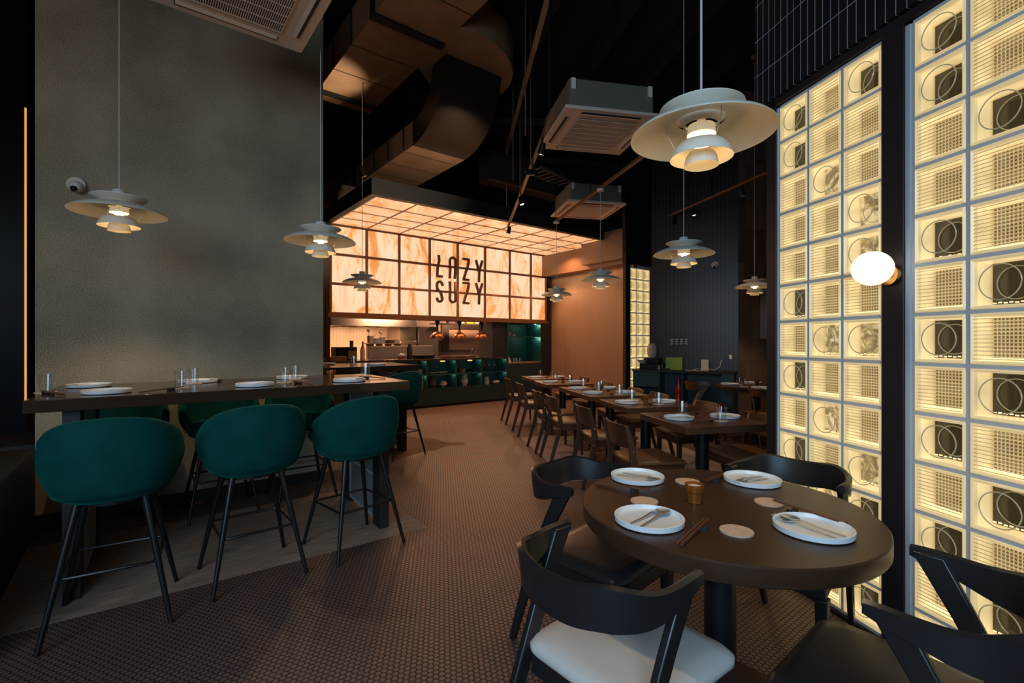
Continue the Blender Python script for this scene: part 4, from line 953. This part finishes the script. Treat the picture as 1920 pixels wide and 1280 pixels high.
def tumb(p, z, where, kind='tumbler', coaster='wcoaster', cw=True):
    if coaster: put(coaster, 'coaster', (p[0], p[1], z), 0, 'coaster under the tumbler '+where, 'coaster', 'coasters under tumblers')
    put(kind, 'tumbler', (p[0], p[1], z+(.0055 if coaster else 0)), 0, 'clear glass tumbler '+where, 'glass', 'clear tumblers')
ZS = .7505
for ti, ((c, L, W_), n_) in enumerate(zip(TC, TN)):
    offs = (0,) if L < .9 else (-.27, .27)
    for oi, o in enumerate(offs):
        ex = '' if L < .9 else (', near end' if oi == 0 else ', far end')
        cc = c+GU*o
        for s, sn in ((-1, 'aisle side'), (1, 'wall side')):
            p = cc+GV*(s*.20)-GU*.05*s*0
            setting((p.x, p.y), AG-PI/2 if s < 0 else AG+PI/2+R(20), ZS, '%s, %s%s' % (sn, n_, ex))
        for s, sn in ((-1, 'aisle side'), (1, 'wall side')):
            p = cc+GV*(s*.055)+GU*(-.16 if s > 0 else .19)
            tumb(p, ZS, '%s, %s%s' % (sn, n_, ex))
        p = cc-GV*.10-GU*.18; chops((p.x, p.y), AG-PI/2, ZS, 'aisle side, %s%s' % (n_, ex))
        p = cc+GV*.12+GU*.20; chops((p.x, p.y), AG+PI/2, ZS, 'wall side, %s%s' % (n_, ex))
    if ti in (1, 2, 3): p = c+GV*.01+GU*.02; candle((p.x, p.y), ZS, 'amber candle holder on the '+n_)
# far round table
for (x, y), n_ in (((1368, 721), 'on the left'), ((1412, 718.5), 'at the back'), ((1427, 728), 'at the front')):
    v = P(x, y, .75); setting((v.x, v.y), R(100), ZR, n_+' of the far round table')
for (x, y), n_ in (((1386, 722), 'left one'), ((1396, 725.5), 'right one')):
    v = P(x, y, .75); tumb((v.x, v.y), ZR, 'on the far round table, '+n_)
v = P(1419, 722, .75); candle((v.x, v.y), ZR, 'amber candle holder on the far round table')
# bar table 1
ZBt = 1.0605; ob = Vector((-.75, 3.52, 0))
def bl(x, y): return ob+D1*x+D1p*y
for x, n_ in ((-.37, 'right'), (-.98, 'middle'), (-1.72, 'left')):
    p = bl(x, .22); setting((p.x, p.y), A1-R(70), ZBt, 'at the front %s place of the near bar table' % n_)
for x, n_ in ((-.75, 'right'), (-1.36, 'middle'), (-1.95, 'left')):
    p = bl(x+.1, .76); setting((p.x, p.y), A1+R(110), ZBt, 'at the back %s place of the near bar table' % n_)
for (x, y), n_ in (((-1.38, .30), 'left of centre, front'), ((-1.30, .62), 'left of centre, back'), ((-.78, .36), 'right of centre, front'), ((-.66, .62), 'right of centre, back'), ((-2.0, .42), 'far left')):
    p = bl(x, y); tumb((p.x, p.y), ZBt, 'on the near bar table, '+n_, 'tall', 'coaster')
p = bl(-.12, .62); put('tumbler', 'tumbler', (p.x, p.y, ZBt+.0055), 0, 'ribbed whisky glass on the right end of the near bar table', 'glass', 'clear tumblers'); put('coaster', 'coaster', (p.x, p.y, ZBt), 0, 'round coaster under the ribbed whisky glass on the near bar table', 'coaster', 'coasters under tumblers')
p = bl(-.42, .52); candle((p.x, p.y), ZBt, 'amber candle holder on the right end of the near bar table')
for (x, y, a), n_ in (((-.15, .38, 40), 'beside the whisky glass of the near bar table'), ((-.70, .18, 20), 'at the front middle of the near bar table'), ((-.55, .74, 60), 'at the back right of the near bar table'), ((-1.47, .15, -60), 'at the front left of the near bar table'), ((-1.1, .72, 60), 'at the back middle of the near bar table'), ((-1.95, .27, 30), 'at the far left of the near bar table')):
    p = bl(x, y); chops((p.x, p.y), A1+R(a), ZBt, n_)
# bar table 2
def bl2(x, y): return bt2o+EK*x+EP*y
for (x, y), n_ in (((-.45, .25), 'front right'), ((-1.25, .3), 'front left'), ((-.9, .75), 'back middle'), ((-1.9, .4), 'far left')):
    p = bl2(x, y); setting((p.x, p.y), AK-R(70), ZBt, 'at the %s of the farther bar table' % n_)
for (x, y), n_ in (((-.62, .55), 'right'), ((-1.02, .48), 'middle'), ((-1.20, .66), 'left')):
    p = bl2(x, y); tumb((p.x, p.y), ZBt, 'on the farther bar table, %s of three' % n_, 'tumbler', 'coaster')

# ------------------------------------------------------------------ host cabinet and its things
H0 = Vector((1.99, 7.9, 0)); H1 = Vector((3.16, 7.2, 0)); dH = (H1-H0).normalized(); aH = math.atan2(dH.y, dH.x); LH = (H1-H0).length
nH = Vector((-dH.y, dH.x, 0))
def HP(x, y, z): return H0+dH*x+nH*y+Vector((0, 0, z))
hc = thing('host_cabinet', 'dark teal open cabinet with black top in front of the fluted wall', 'cabinet', H0, aH)
HT = .89
M().bb(-.01, LH+.16, -.012, .40, HT-.03, HT).done('top', m_black, hc)
M().bb(0, .02, 0, .38, .06, HT-.031).done('side_panel', m_green, hc); M().bb(LH-.02, LH, 0, .38, .06, HT-.031).done('side_panel', m_teal, hc)
M().bb(.02, LH-.02, .36, .38, .06, HT-.031).done('back_panel', m_teal, hc)
M().bb(.02, LH-.02, 0, .359, .06, .10).done('bottom', m_teal, hc)
for x in (.42, .78): M().bb(x-.012, x+.012, 0, .359, .101, HT-.031).done('divider', m_teal, hc)
M().bb(.021, .407, -.004, .016, .62, HT-.034).done('drawer', m_green, hc)
M().bb(.433, .767, .005, .359, .36, .38).done('shelf', m_teal, hc); M().bb(.793, LH-.021, .005, .359, .36, .38).done('shelf', m_teal, hc)
M().bb(0.02, LH-.02, .04, .36, .001, .059).done('plinth', m_black, hc); M().bb(LH+.001, LH+.15, 0, .38, .001, HT-.031).done('end_panel', m_teal, hc)
lathe_thing('vase', [(0,0),(.05,0),(.062,.02),(.035,.13),(.05,.18),(.045,.24),(.02,.33),(.028,.40),(.02,.40),(0,.33)], m_red, HP(.70, .12, .381), 'tall red glazed vase inside the teal cabinet', 'vase')
tag(M().bb(-.09,.09,-.1,.1,0,.018).done('magazine', m_teal, None, HP(.56, .14, .381), aH), 'teal covered book lying beside the red vase in the cabinet', 'book')
lathe_thing('vase', [(0,.0),(.05,0),(.075,.05),(.08,.15),(.07,.20),(.055,.215),(.06,.235),(.05,.235),(0,.2)], m_clay, HP(.24, .27, HT+.19), 'white textured vase on the black till box at the left of the teal cabinet', 'vase')
till = thing('cash_drawer', 'black cash drawer on the left end of the teal cabinet', 'cash drawer', HP(.27, .2, HT+.001), aH)
M().bb(-.18,.18,-.14,.14,0,.10).done('body', m_screen, till, bev=.004); M().bb(-.17,.17,-.147,-.141,.015,.085).done('front', m_blackmetal, till); M().ball((0,-.149,.05), .008, 5).done('lock', m_steel, till)
tag(M().bb(-.13,.13,-.1,.1,0,.085).done('receipt_printer', m_blackmetal, None, HP(.27, .22, HT+.103), aH, bev=.012), 'black printer box stacked on the cash drawer under the white vase', 'printer')
lathe_thing('bowl', [(0,0),(.04,0),(.085,.05),(.08,.05),(.035,.008),(0,.008)], m_clay, HP(.12, .12, HT+.103), 'grey patterned bowl on the cash drawer', 'bowl')
gsn = thing('menu_stand', 'lime green printed menu card standing on the teal cabinet', 'menu stand', HP(.60, .24, HT+.001), aH)
M().hexa([(-.13,-.01,0),(.13,-.01,0),(.13,.0,0),(-.13,.0,0),(-.13,.03,.20),(.13,.03,.20),(.13,.04,.20),(-.13,.04,.20)]).done('card', m_lime, gsn); M().bb(-.13,.13,-.03,.05,-.0005,-.0001).done('foot', m_black, gsn)
wc = tag(M().bb(-.055,.055,-.01,.01,0,.175).done('card_stand', m_paper, None, HP(1.08, .2, HT+.001), aH), 'white upright card on the right of the teal cabinet', 'card')
tag(M().bb(-.06,.06,-.05,.05,0,.03).done('cup', m_darkclay, None, HP(.5, .12, HT+.001), aH, bev=.01), 'small brown wooden tray on the teal cabinet before the lime card', 'tray')
lathe_thing('paper_cup', [(0,0),(.022,0),(.028,.07),(0,.07)], m_brushed, HP(.41, .06, HT+.001), 'small grey cup beside the cash drawer', 'cup')
ph = tag(M().bb(-.15,.15,-.05,.05,0,.012).done('cutting_board', mat('board_wood', (.4,.24,.14), .5), None, HP(1.0, .1, HT+.001), aH+R(8)), 'pale wooden board lying before the white card on the teal cabinet', 'board')
tag(M().tube([HP(.8, .15, HT+.006), HP(.9, .16, HT+.008), HP(.97, .28, HT+.03), HP(1.10, .32, HT+.025), HP(1.2, .3, HT+.01), HP(1.28, .34, HT+.06), HP(1.30, .36, HT+.17)], .005, 6).done('cable', m_white), 'white cable trailing over the teal cabinet up to the wall socket', 'cable')
# switches and socket on the fluted wall
def BPt(px, z):
    a = (px-960)/900.0; t = (a*B0.y-B0.x)/(dB.x-a*dB.y); q = B0+dB*t; return Vector((q.x, q.y, z))
nB = Vector((dB.y, -dB.x, 0))
for i, px in enumerate((1260, 1269, 1278, 1287)):
    p = BPt(px, EYE-.004); t = thing('light_switch', ['first', 'second', 'third', 'fourth'][i]+' switch plate from the left in the row on the fluted wall', 'switch', p, aB, 'switch plates')
    M().bb(-.026,.026,-.012,-.001,-.06,.06).done('plate', m_black, t)
    for zz in (-.036, 0, .036): M().bb(-.022,.022,-.017,-.0125,zz-.009,zz+.009).done('rocker', m_white, t)
p = BPt(1370, EYE-.24); t = thing('wall_socket', 'white plug in the wall socket above the right end of the teal cabinet', 'socket', p, aB); M().bb(-.04,.04,-.012,-.001,-.04,.04).done('plate', m_darkclay, t); M().bb(-.022,.022,-.05,-.0125,-.035,.03).done('plug', m_white, t)
# cctv
def cctv(p, n, label):
    t = thing('security_camera', label, 'camera', p, math.atan2(n[1], n[0])-PI/2)
    M().lathe([(0,0),(.055,0),(.055,.03),(0,.03)], n=24).done('mount', m_white, t).rotation_euler = (-PI/2, 0, 0)
    b = M(); b.ball((0, .06, -.022), .042, 10); b.done('body', m_white, t); M().ball((0.008, .09, -.045), .022, 8).done('lens', m_screen, t)
cp = wl0+EK*.22; cctv((cp.x, cp.y, EYE+(640-348)/900*3.58), -EP, 'white dome security camera on the concrete wall left of the pendant lamp')
p = BPt(1341, EYE+(640-497)/900*7.7); cctv(p, nB, 'white dome security camera high on the fluted wall')
# picture frame on brown tile wall
pf = B1+GV*.36
t = thing('picture_frame', 'tall copper picture frame on the brown tile wall, half hidden by the dark post', 'picture', (pf.x, pf.y, 0), AG)
z0, z1 = 1.40, 2.35
M().bb(0,.5,-.02,-.001,z0,z1).done('backing', m_paper, t)
f_ = M(); f_.bb(-.03,.0,-.035,-.001,z0-.03,z1+.03).bb(.5,.53,-.035,-.001,z0-.03,z1+.03).bb(0,.5,-.035,-.001,z0-.03,z0).bb(0,.5,-.035,-.001,z1,z1+.03); f_.done('frame', mat('copper_frame', (.45,.17,.08), .4, .3), t)

# ------------------------------------------------------------------ pendant lamps
def make_pendant(label, p, ztop):
    t = thing('pendant_lamp', label, 'pendant lamp', (p[0], p[1], p[2]), 0, 'white tiered pendant lamps')
    def shade(name, prof, th=.0025, n=64):
        m = M(); inner = [(r, z-th) for r, z in prof]
        m.lathe(prof+inner[::-1]+[prof[0]], n=n); return m.done(name, m_lamp, t, ang=.9)
    shade('main_shade', [(.25,0),(.235,.014),(.20,.032),(.16,.046),(.12,.054),(.088,.057)])
    shade('upper_shade', [(.146,.098),(.135,.090),(.11,.078),(.085,.068),(.062,.050),(.056,.040)])
    M().lathe([(.046,.036),(.050,.002),(.0485,.002),(.0445,.036),(.046,.036)], n=40).done('inner_ring', m_ringglow, t)
    shade('lower_shade', [(.056,-.022),(.078,-.028),(.092,-.042),(.101,-.060),(.109,-.080)], n=48)
    shade('bottom_cup', [(.044,-.062),(.054,-.078),(.060,-.108)], n=40)
    M().lathe([(.0,.145),(.034,.145),(.036,.140),(.036,.085),(0,.085)], n=28).done('cap', m_cord, t)
    M().lathe([(0,.085),(.015,.085),(.015,.03),(0,.03)], n=12).done('socket', m_white, t)
    M().ball((0,0,-.004), .022, 8).done('bulb', m_bulb, t)
    for k in range(3):
        a = R(40+120*k); c, s = math.cos(a), math.sin(a)
        M().tube([(.100*c,.100*s,.078),(.122*c,.122*s,.052),(.120*c,.120*s,.02),(.100*c,.100*s,-.020),(.093*c,.093*s,-.035),(.052*c,.052*s,-.066)], .0016, 6).done('strut', m_lamp, t)
    return t
PEND = [((-2.455, 3.0, 2.15), 'leftmost white tiered pendant lamp before the concrete wall', 5.3), ((-1.42, 3.56, 2.09), 'white tiered pendant lamp at the right edge of the concrete wall', 5.3),
        ((-1.96, 6.28, 2.12), 'small white tiered pendant lamp hanging before the left of the marble light box', 5.3), ((.69, 1.75, 2.10), 'largest white tiered pendant lamp, hanging over the near round table', 5.3),
        ((1.46, 4.08, 2.09), 'white tiered pendant lamp hanging just below and behind the largest one', 5.3), ((1.125, 6.1, 2.13), 'white tiered pendant lamp before the timber wall, right of two', 3.285),
        ((.72, 7.76, 2.10), 'smallest white tiered pendant lamp before the timber wall, left of two', 3.285), ((3.35, 6.63, 2.10), 'white tiered pendant lamp over the far round table, beside the dark post', 5.3)]
pd0 = None
for p, lab, zt in PEND:
    light('SPOT', (p[0], p[1], p[2]-.106), 16, (1, .72, .42), .018, target=(p[0], p[1], 0), spot=R(120), blend=.5)
    if pd0 is None: pd0 = make_pendant(lab, p, zt); cur = pd0
    else: cur = dup(pd0, p, 0, lab)
for p, lab, zt in PEND:
    cur = [o for o in COL.objects if o.get('label') == lab][0]
    M().tube([(0,0,.146),(0,0,zt-p[2]-.001)], .0032 if p[1] > 2 else .0042, 6).done('cord', m_cord, cur)
    M().lathe([(0,zt-p[2]-.026),(.045,zt-p[2]-.026),(.045,zt-p[2]-.001),(0,zt-p[2]-.001)], n=20).done('ceiling_rose', m_white, cur)

# globe sconce
gd = (gB0-gA1).normalized()
gc = gA0+dirG*((LA+LB)/2-.012)
nG = Vector((dirG.y, -dirG.x, 0)); nG = nG if nG.x < 0 else -nG
t = thing('globe_sconce', 'glowing opal globe wall light with brass mount on the dark post between glass block panels', 'wall light', (gc.x, gc.y, 1.66), math.atan2(nG.y, nG.x))
M().ball((.115, 0, .004), .077, 20, .95).done('globe', m_opal, t)
m = M(); m.lathe([(0,0),(.045,0),(.045,.022),(0,.022)], n=28); bmesh.ops.rotate(m.b, verts=m.b.verts, cent=(0,0,0), matrix=Matrix.Rotation(PI/2, 3, 'Y')); bmesh.ops.translate(m.b, verts=m.b.verts, vec=(.013, 0, -.02)); m.done('mount', m_brass, t)
M().tube([(.03,0,-.02),(.055,0,-.015)], .02, 12).done('arm', m_brass, t)

# ------------------------------------------------------------------ ceiling services
def ac_unit(c, rz, label, zc=3.46, s=.95):
    t = thing('ceiling_cassette', label, 'air conditioner', (c[0], c[1], zc), rz, 'ceiling air conditioner cassettes')
    h = s/2; i = s*.31
    M().hexa([(-h,-h,0),(h,-h,0),(h,h,0),(-h,h,0),(-h+.01,-h+.01,.035),(h-.01,-h+.01,.035),(h-.01,h-.01,.035),(-h+.01,h-.01,.035)]).done('panel', m_acpanel, t, bev=.006)
    M().bb(-h*.87,h*.87,-h*.87,h*.87,.036,.30).done('casing', m_acgrey, t)
    M().bb(-i,i,-i,i,-.004,-.0005).done('grille', m_slot, t)
    m = M(); n = 46
    for k in range(n+1): x = -i+2*i*k/n; m.bb(x-.0028, x+.0028, -i, i, -.010, -.0045)
    for k in range(7): y = -i+2*i*k/6; m.bb(-i, i, y-.004, y+.004, -.0115, -.010)
    m.done('grille_bars', m_acpanel, t)
    for k in range(4):
        a = k*PI/2; q = Matrix.Rotation(a, 4, 'Z')
        M().box(0,0,0,.001,.001,.001, m=q @ Matrix.Translation((0, -h*.83, -.002)) @ Matrix.Diagonal((s*620, 42, 3, 1))).done('vent_slot', m_slot, t)
        M().box(0,0,0,.001,.001,.001, m=q @ Matrix.Translation((0, -h*.80, -.006)) @ Matrix.Rotation(R(18), 4, 'X') @ Matrix.Diagonal((s*610, 26, 3, 1))).done('louver', m_acpanel, t)
    for sx in (-1, 1):
        for sy in (-1, 1):
            M().bb(sx*h*.80-.02, sx*h*.80+.02, sy*h*.875-.015, sy*h*.875+.015, .20, .30).done('bracket', m_white, t)
            M().bb(sx*h*.80-.004, sx*h*.80+.004, sy*h*.875-.004, sy*h*.875+.004, .301, 5.3-zc).done('hanger_rod', m_blackmetal, t)
    return t
ac0 = ac_unit((.85, 4.88), AG, 'large ceiling air conditioner cassette left of the biggest pendant lamp')
dup(ac0, (1.21, 7.77, 3.46), AG, 'smaller looking ceiling air conditioner cassette further back above the timber wall')
acc = Vector((-1.545, 3.52, 0))-EK*.475-EP*.475
dup(ac0, (acc.x, acc.y, 3.46), AK, 'ceiling air conditioner cassette at the top left before the concrete wall')
# ducts (kitchen axes)
def duct(name, org, L, Wd, z0, h, label, step=.62, band=3):
    """org = far left corner; x across, y toward the camera"""
    t = thing(name, label, 'duct', (org.x, org.y, 0), AK+PI)     # local x = -EK, local y = -EP
    M().bb(-Wd, 0, 0, L, z0, z0+h).done('body', m_duct, t)
    k = 0; y = .25
    while y < L:
        bnd = k % band == 0
        M().bb(-Wd-.02, .02, y-(.05 if bnd else .005), y+(.05 if bnd else .005), z0-(.03 if bnd else .004), z0+h+.005).done('flange' if bnd else 'seam', m_black if bnd else m_slot, t)
        y += step/ (1 if True else 1); k += 1
    return t
dA = Vector((-2.42, 6.19, 0))+EP*.5
duct1 = duct('air_duct', dA, 4.6, .8, 4.7, .40, 'wide brown sheet metal duct at the top beside the concrete wall')
dB_ = P(773.8, 273, 3.9); dB_.z = 0
duct2 = duct('air_duct', dB_+EP*2.0, 2.0, .8, 3.9, .32, 'lower sheet metal duct running down to the marble canopy', step=.5, band=4)
# sweeping drop between them
m = M(); rings = []
for i in range(13):
    a = PI/2*i/12; y = -.85*math.sin(a); z = 3.9+.8*(1-math.cos(a)); yy = -(.85-.32)*math.sin(a); z2 = 4.22+ (.48)*(1-math.cos(a))
    rings.append([(0,y,z),(.8,y,z),(.8,yy,z2),(0,yy,z2)])
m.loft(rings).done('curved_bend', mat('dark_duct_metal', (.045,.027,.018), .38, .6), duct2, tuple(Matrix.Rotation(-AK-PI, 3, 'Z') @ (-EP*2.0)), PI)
eb = None
M().prism([(.94*math.cos(R(a)), .94*math.sin(R(a))) for a in range(-72, 60, 6)]+[(-.1, .5), (-.25, -.3)], 4.702, 5.1).done('round_elbow', m_duct, duct1, tuple(Matrix.Rotation(-AK-PI, 3, 'Z') @ (Vector((-.93, 6.0, 0))-dA)), -AK-PI)
# dark beams / pipes in the ceiling void
def bar(name, a, b, w_, h_, m_, label, cat, group=None):
    a, b = Vector(a), Vector(b); d = b-a; L = d.length
    o = M().bb(0, L, -w_/2, w_/2, -h_/2, h_/2).done(name, m_, None, a, math.atan2(d.y, d.x)); o.rotation_euler = (0, -math.asin(d.z/L), math.atan2(d.y, d.x)); return tag(o, label, cat, group)
bar('cable_channel', P(1026, 0, 4.5), P(944, 305, 4.5), .05, .03, m_beam, 'long thin tan cable channel crossing the dark ceiling in the centre', 'cable channel')
for i, (x, y, l, lab) in enumerate(((2.2, 9.5, 6, 'rear'), (1.8, 7.6, 5, 'front'))):
    bar('ceiling_pipe', (x-3, y-.4, 4.85-.12*i), (x+3, y+.5, 4.85-.12*i), .09, .09, mat('pipe_brown_%s' % lab, (.06,.032,.022), .5, .4), 'dark brown pipe under the black ceiling, %s of two' % lab, 'pipe', 'ceiling pipes')
for i in range(4):
    x0 = -.2+.9*i
    bar('ceiling_joist', (x0+.9, 4.2, 5.14), (x0-.6, 11.0, 5.14), .10, .22, m_ceil, 'black joist under the ceiling, number %s from the left' % ['one', 'two', 'three', 'four'][i], 'joist', 'ceiling joists')
bar('ceiling_beam', KP(TL+1.5, -CD-.6, 4.05), KP(TR+1.6, -CD-.6, 4.05), .3, .45, mat('brown_black_beam', (.03,.018,.012), .6), 'wide black beam box crossing above the marble canopy', 'beam')
ld = thing('cable_ladder', 'small pale cable ladder tray in the dark ceiling right of the central track', 'cable tray', P(1040, 338, 4.0), AK+.2, None)
M().bb(-.6,.6,-.16,-.14,0,.04).done('rail', m_acgrey, ld); M().bb(-.6,.6,.14,.16,0,.04).done('rail', m_acgrey, ld)
for i in range(9): M().bb(-.56+i*.14-.012, -.56+i*.14+.012, -.139, .139, .01, .025).done('rung', m_beam, ld)
for x_ in (-.5, .5): M().bb(x_-.004, x_+.004, -.154, -.146, .041, 1.3).done('hanger_rod', m_blackmetal, ld); M().bb(x_-.004, x_+.004, .146, .154, .041, 1.3).done('hanger_rod', m_blackmetal, ld)
# tracks and spots
def track(a, b, label):
    t = thing('light_track', label, 'light track', a, 0, 'light tracks')
    d = Vector(b)-Vector(a); ang = math.atan2(d.y, d.x)
    M().bb(0, d.length, -.018, .018, -.015, .015).done('rail', m_brownrail, t, (0,0,0), ang)
    for f in (.04, .5, .97): M().bb(d.length*f-.005, d.length*f+.005, -.005, .005, .016, 5.3-a[2]).done('hanger_rod', m_blackmetal, t, (0,0,0), ang)
    return t
m_brownrail = mat('bronze_rail', (.22,.12,.07), .4, .5)
ta, tb = Vector((.345, 4.05, 3.3)), Vector((-.075, 8.2, 3.3))
track(ta, tb, 'long bronze light track with four lit spotlights in the centre of the ceiling')
ua, ub = Vector((1.40, 4.95, 3.3)), Vector((.69, 7.88, 3.3)); track(ua, ub, 'bronze light track carrying two pendant lamps, right of centre')
va, vb = Vector((2.62, 8.1, 3.45)), Vector((3.2, 5.9, 3.45)); track(va, vb, 'bronze light track high at the right before the fluted wall')
def spot(p, aim, label, lit=True, pw=18):
    p = Vector(p); t = thing('spotlight', label, 'spotlight', p, 0, 'track spotlights')
    q = (Vector(aim)-p).to_track_quat('-Z', 'Y').to_matrix().to_4x4()
    def rot(m, dz=-.085): bmesh.ops.transform(m.b, verts=m.b.verts, matrix=Matrix.Translation((0, 0, dz)) @ q); return m
    M().bb(-.012,.012,-.012,.012,-.06,.0).done('arm', m_blackmetal, t)
    rot(M().lathe([(0,.05),(.026,.05),(.032,.0),(.036,-.06),(.030,-.06),(.028,-.045),(0,-.045)], n=20)).done('housing', m_blackmetal, t)
    if lit:
        rot(M().lathe([(0,-.050),(.027,-.050)], n=16)).done('lens', m_spotface, t)
        d = (Vector(aim)-p).normalized()
        light('SPOT', p+Vector((0,0,-.085))+d*.08, pw, (1, .80, .60), .03, target=aim, spot=R(60), blend=.8)
spot((-1.93, 6.22, 3.62), (-2.38, 6.05, 4.7), 'lone tan spotlight high on a cord left of the canopy, lighting the duct', pw=70)
M().bb(-.004,.004,-.004,.004,.0005,5.3-3.62).done('hanger_rod', m_blackmetal, [o for o in COL.objects if str(o.get('label','')).startswith('lone tan')][0])
def onl(a, b, Y): f = (Y-a.y)/(b.y-a.y); q = a+(b-a)*f; return (q.x, q.y, a.z-.016)
spot(onl(ta, tb, 4.6), (-.6, 5.2, 0), 'lit track spotlight just left of the large air conditioner, nearest of four', pw=22)
spot(onl(ta, tb, 5.25), (-1.4, 6.9, 3.9), 'second nearest lit spotlight on the central track', pw=150)
spot(onl(ta, tb, 6.3), (.8, 6.0, .7), 'third lit spotlight on the central track', pw=22)
spot(onl(ta, tb, 7.95), (-.8, 8.5, 0), 'farthest lit spotlight on the central track before the canopy', pw=22)
spot(onl(va, vb, 6.4), (3.5, 6.6, .7), 'lit spotlight on the right track near the dark post', pw=10)
spot(onl(va, vb, 7.4), (2.9, 7.2, .7), 'spotlight in the middle of the right track', True, 8)
spot(onl(va, vb, 7.9), (2.4, 7.9, .7), 'unlit spotlight at the far end of the right track', False)
for i, (px, Y) in enumerate(((985, 5.0), (962, 6.4), (950, 7.6), (995, 5.8), (975, 6.9))):
    x = (px-960)/900*Y; tag(M().bb(x-.006, x+.006, Y-.006, Y+.006, 3.5, 5.299).done('hanging_rod', m_brownrail), 'thin threaded rod hanging from the dark ceiling, number %s' % ['one','two','three','four','five'][i], 'rod', 'threaded rods')
# red item under the tables
p = P(1069, 761, .0)
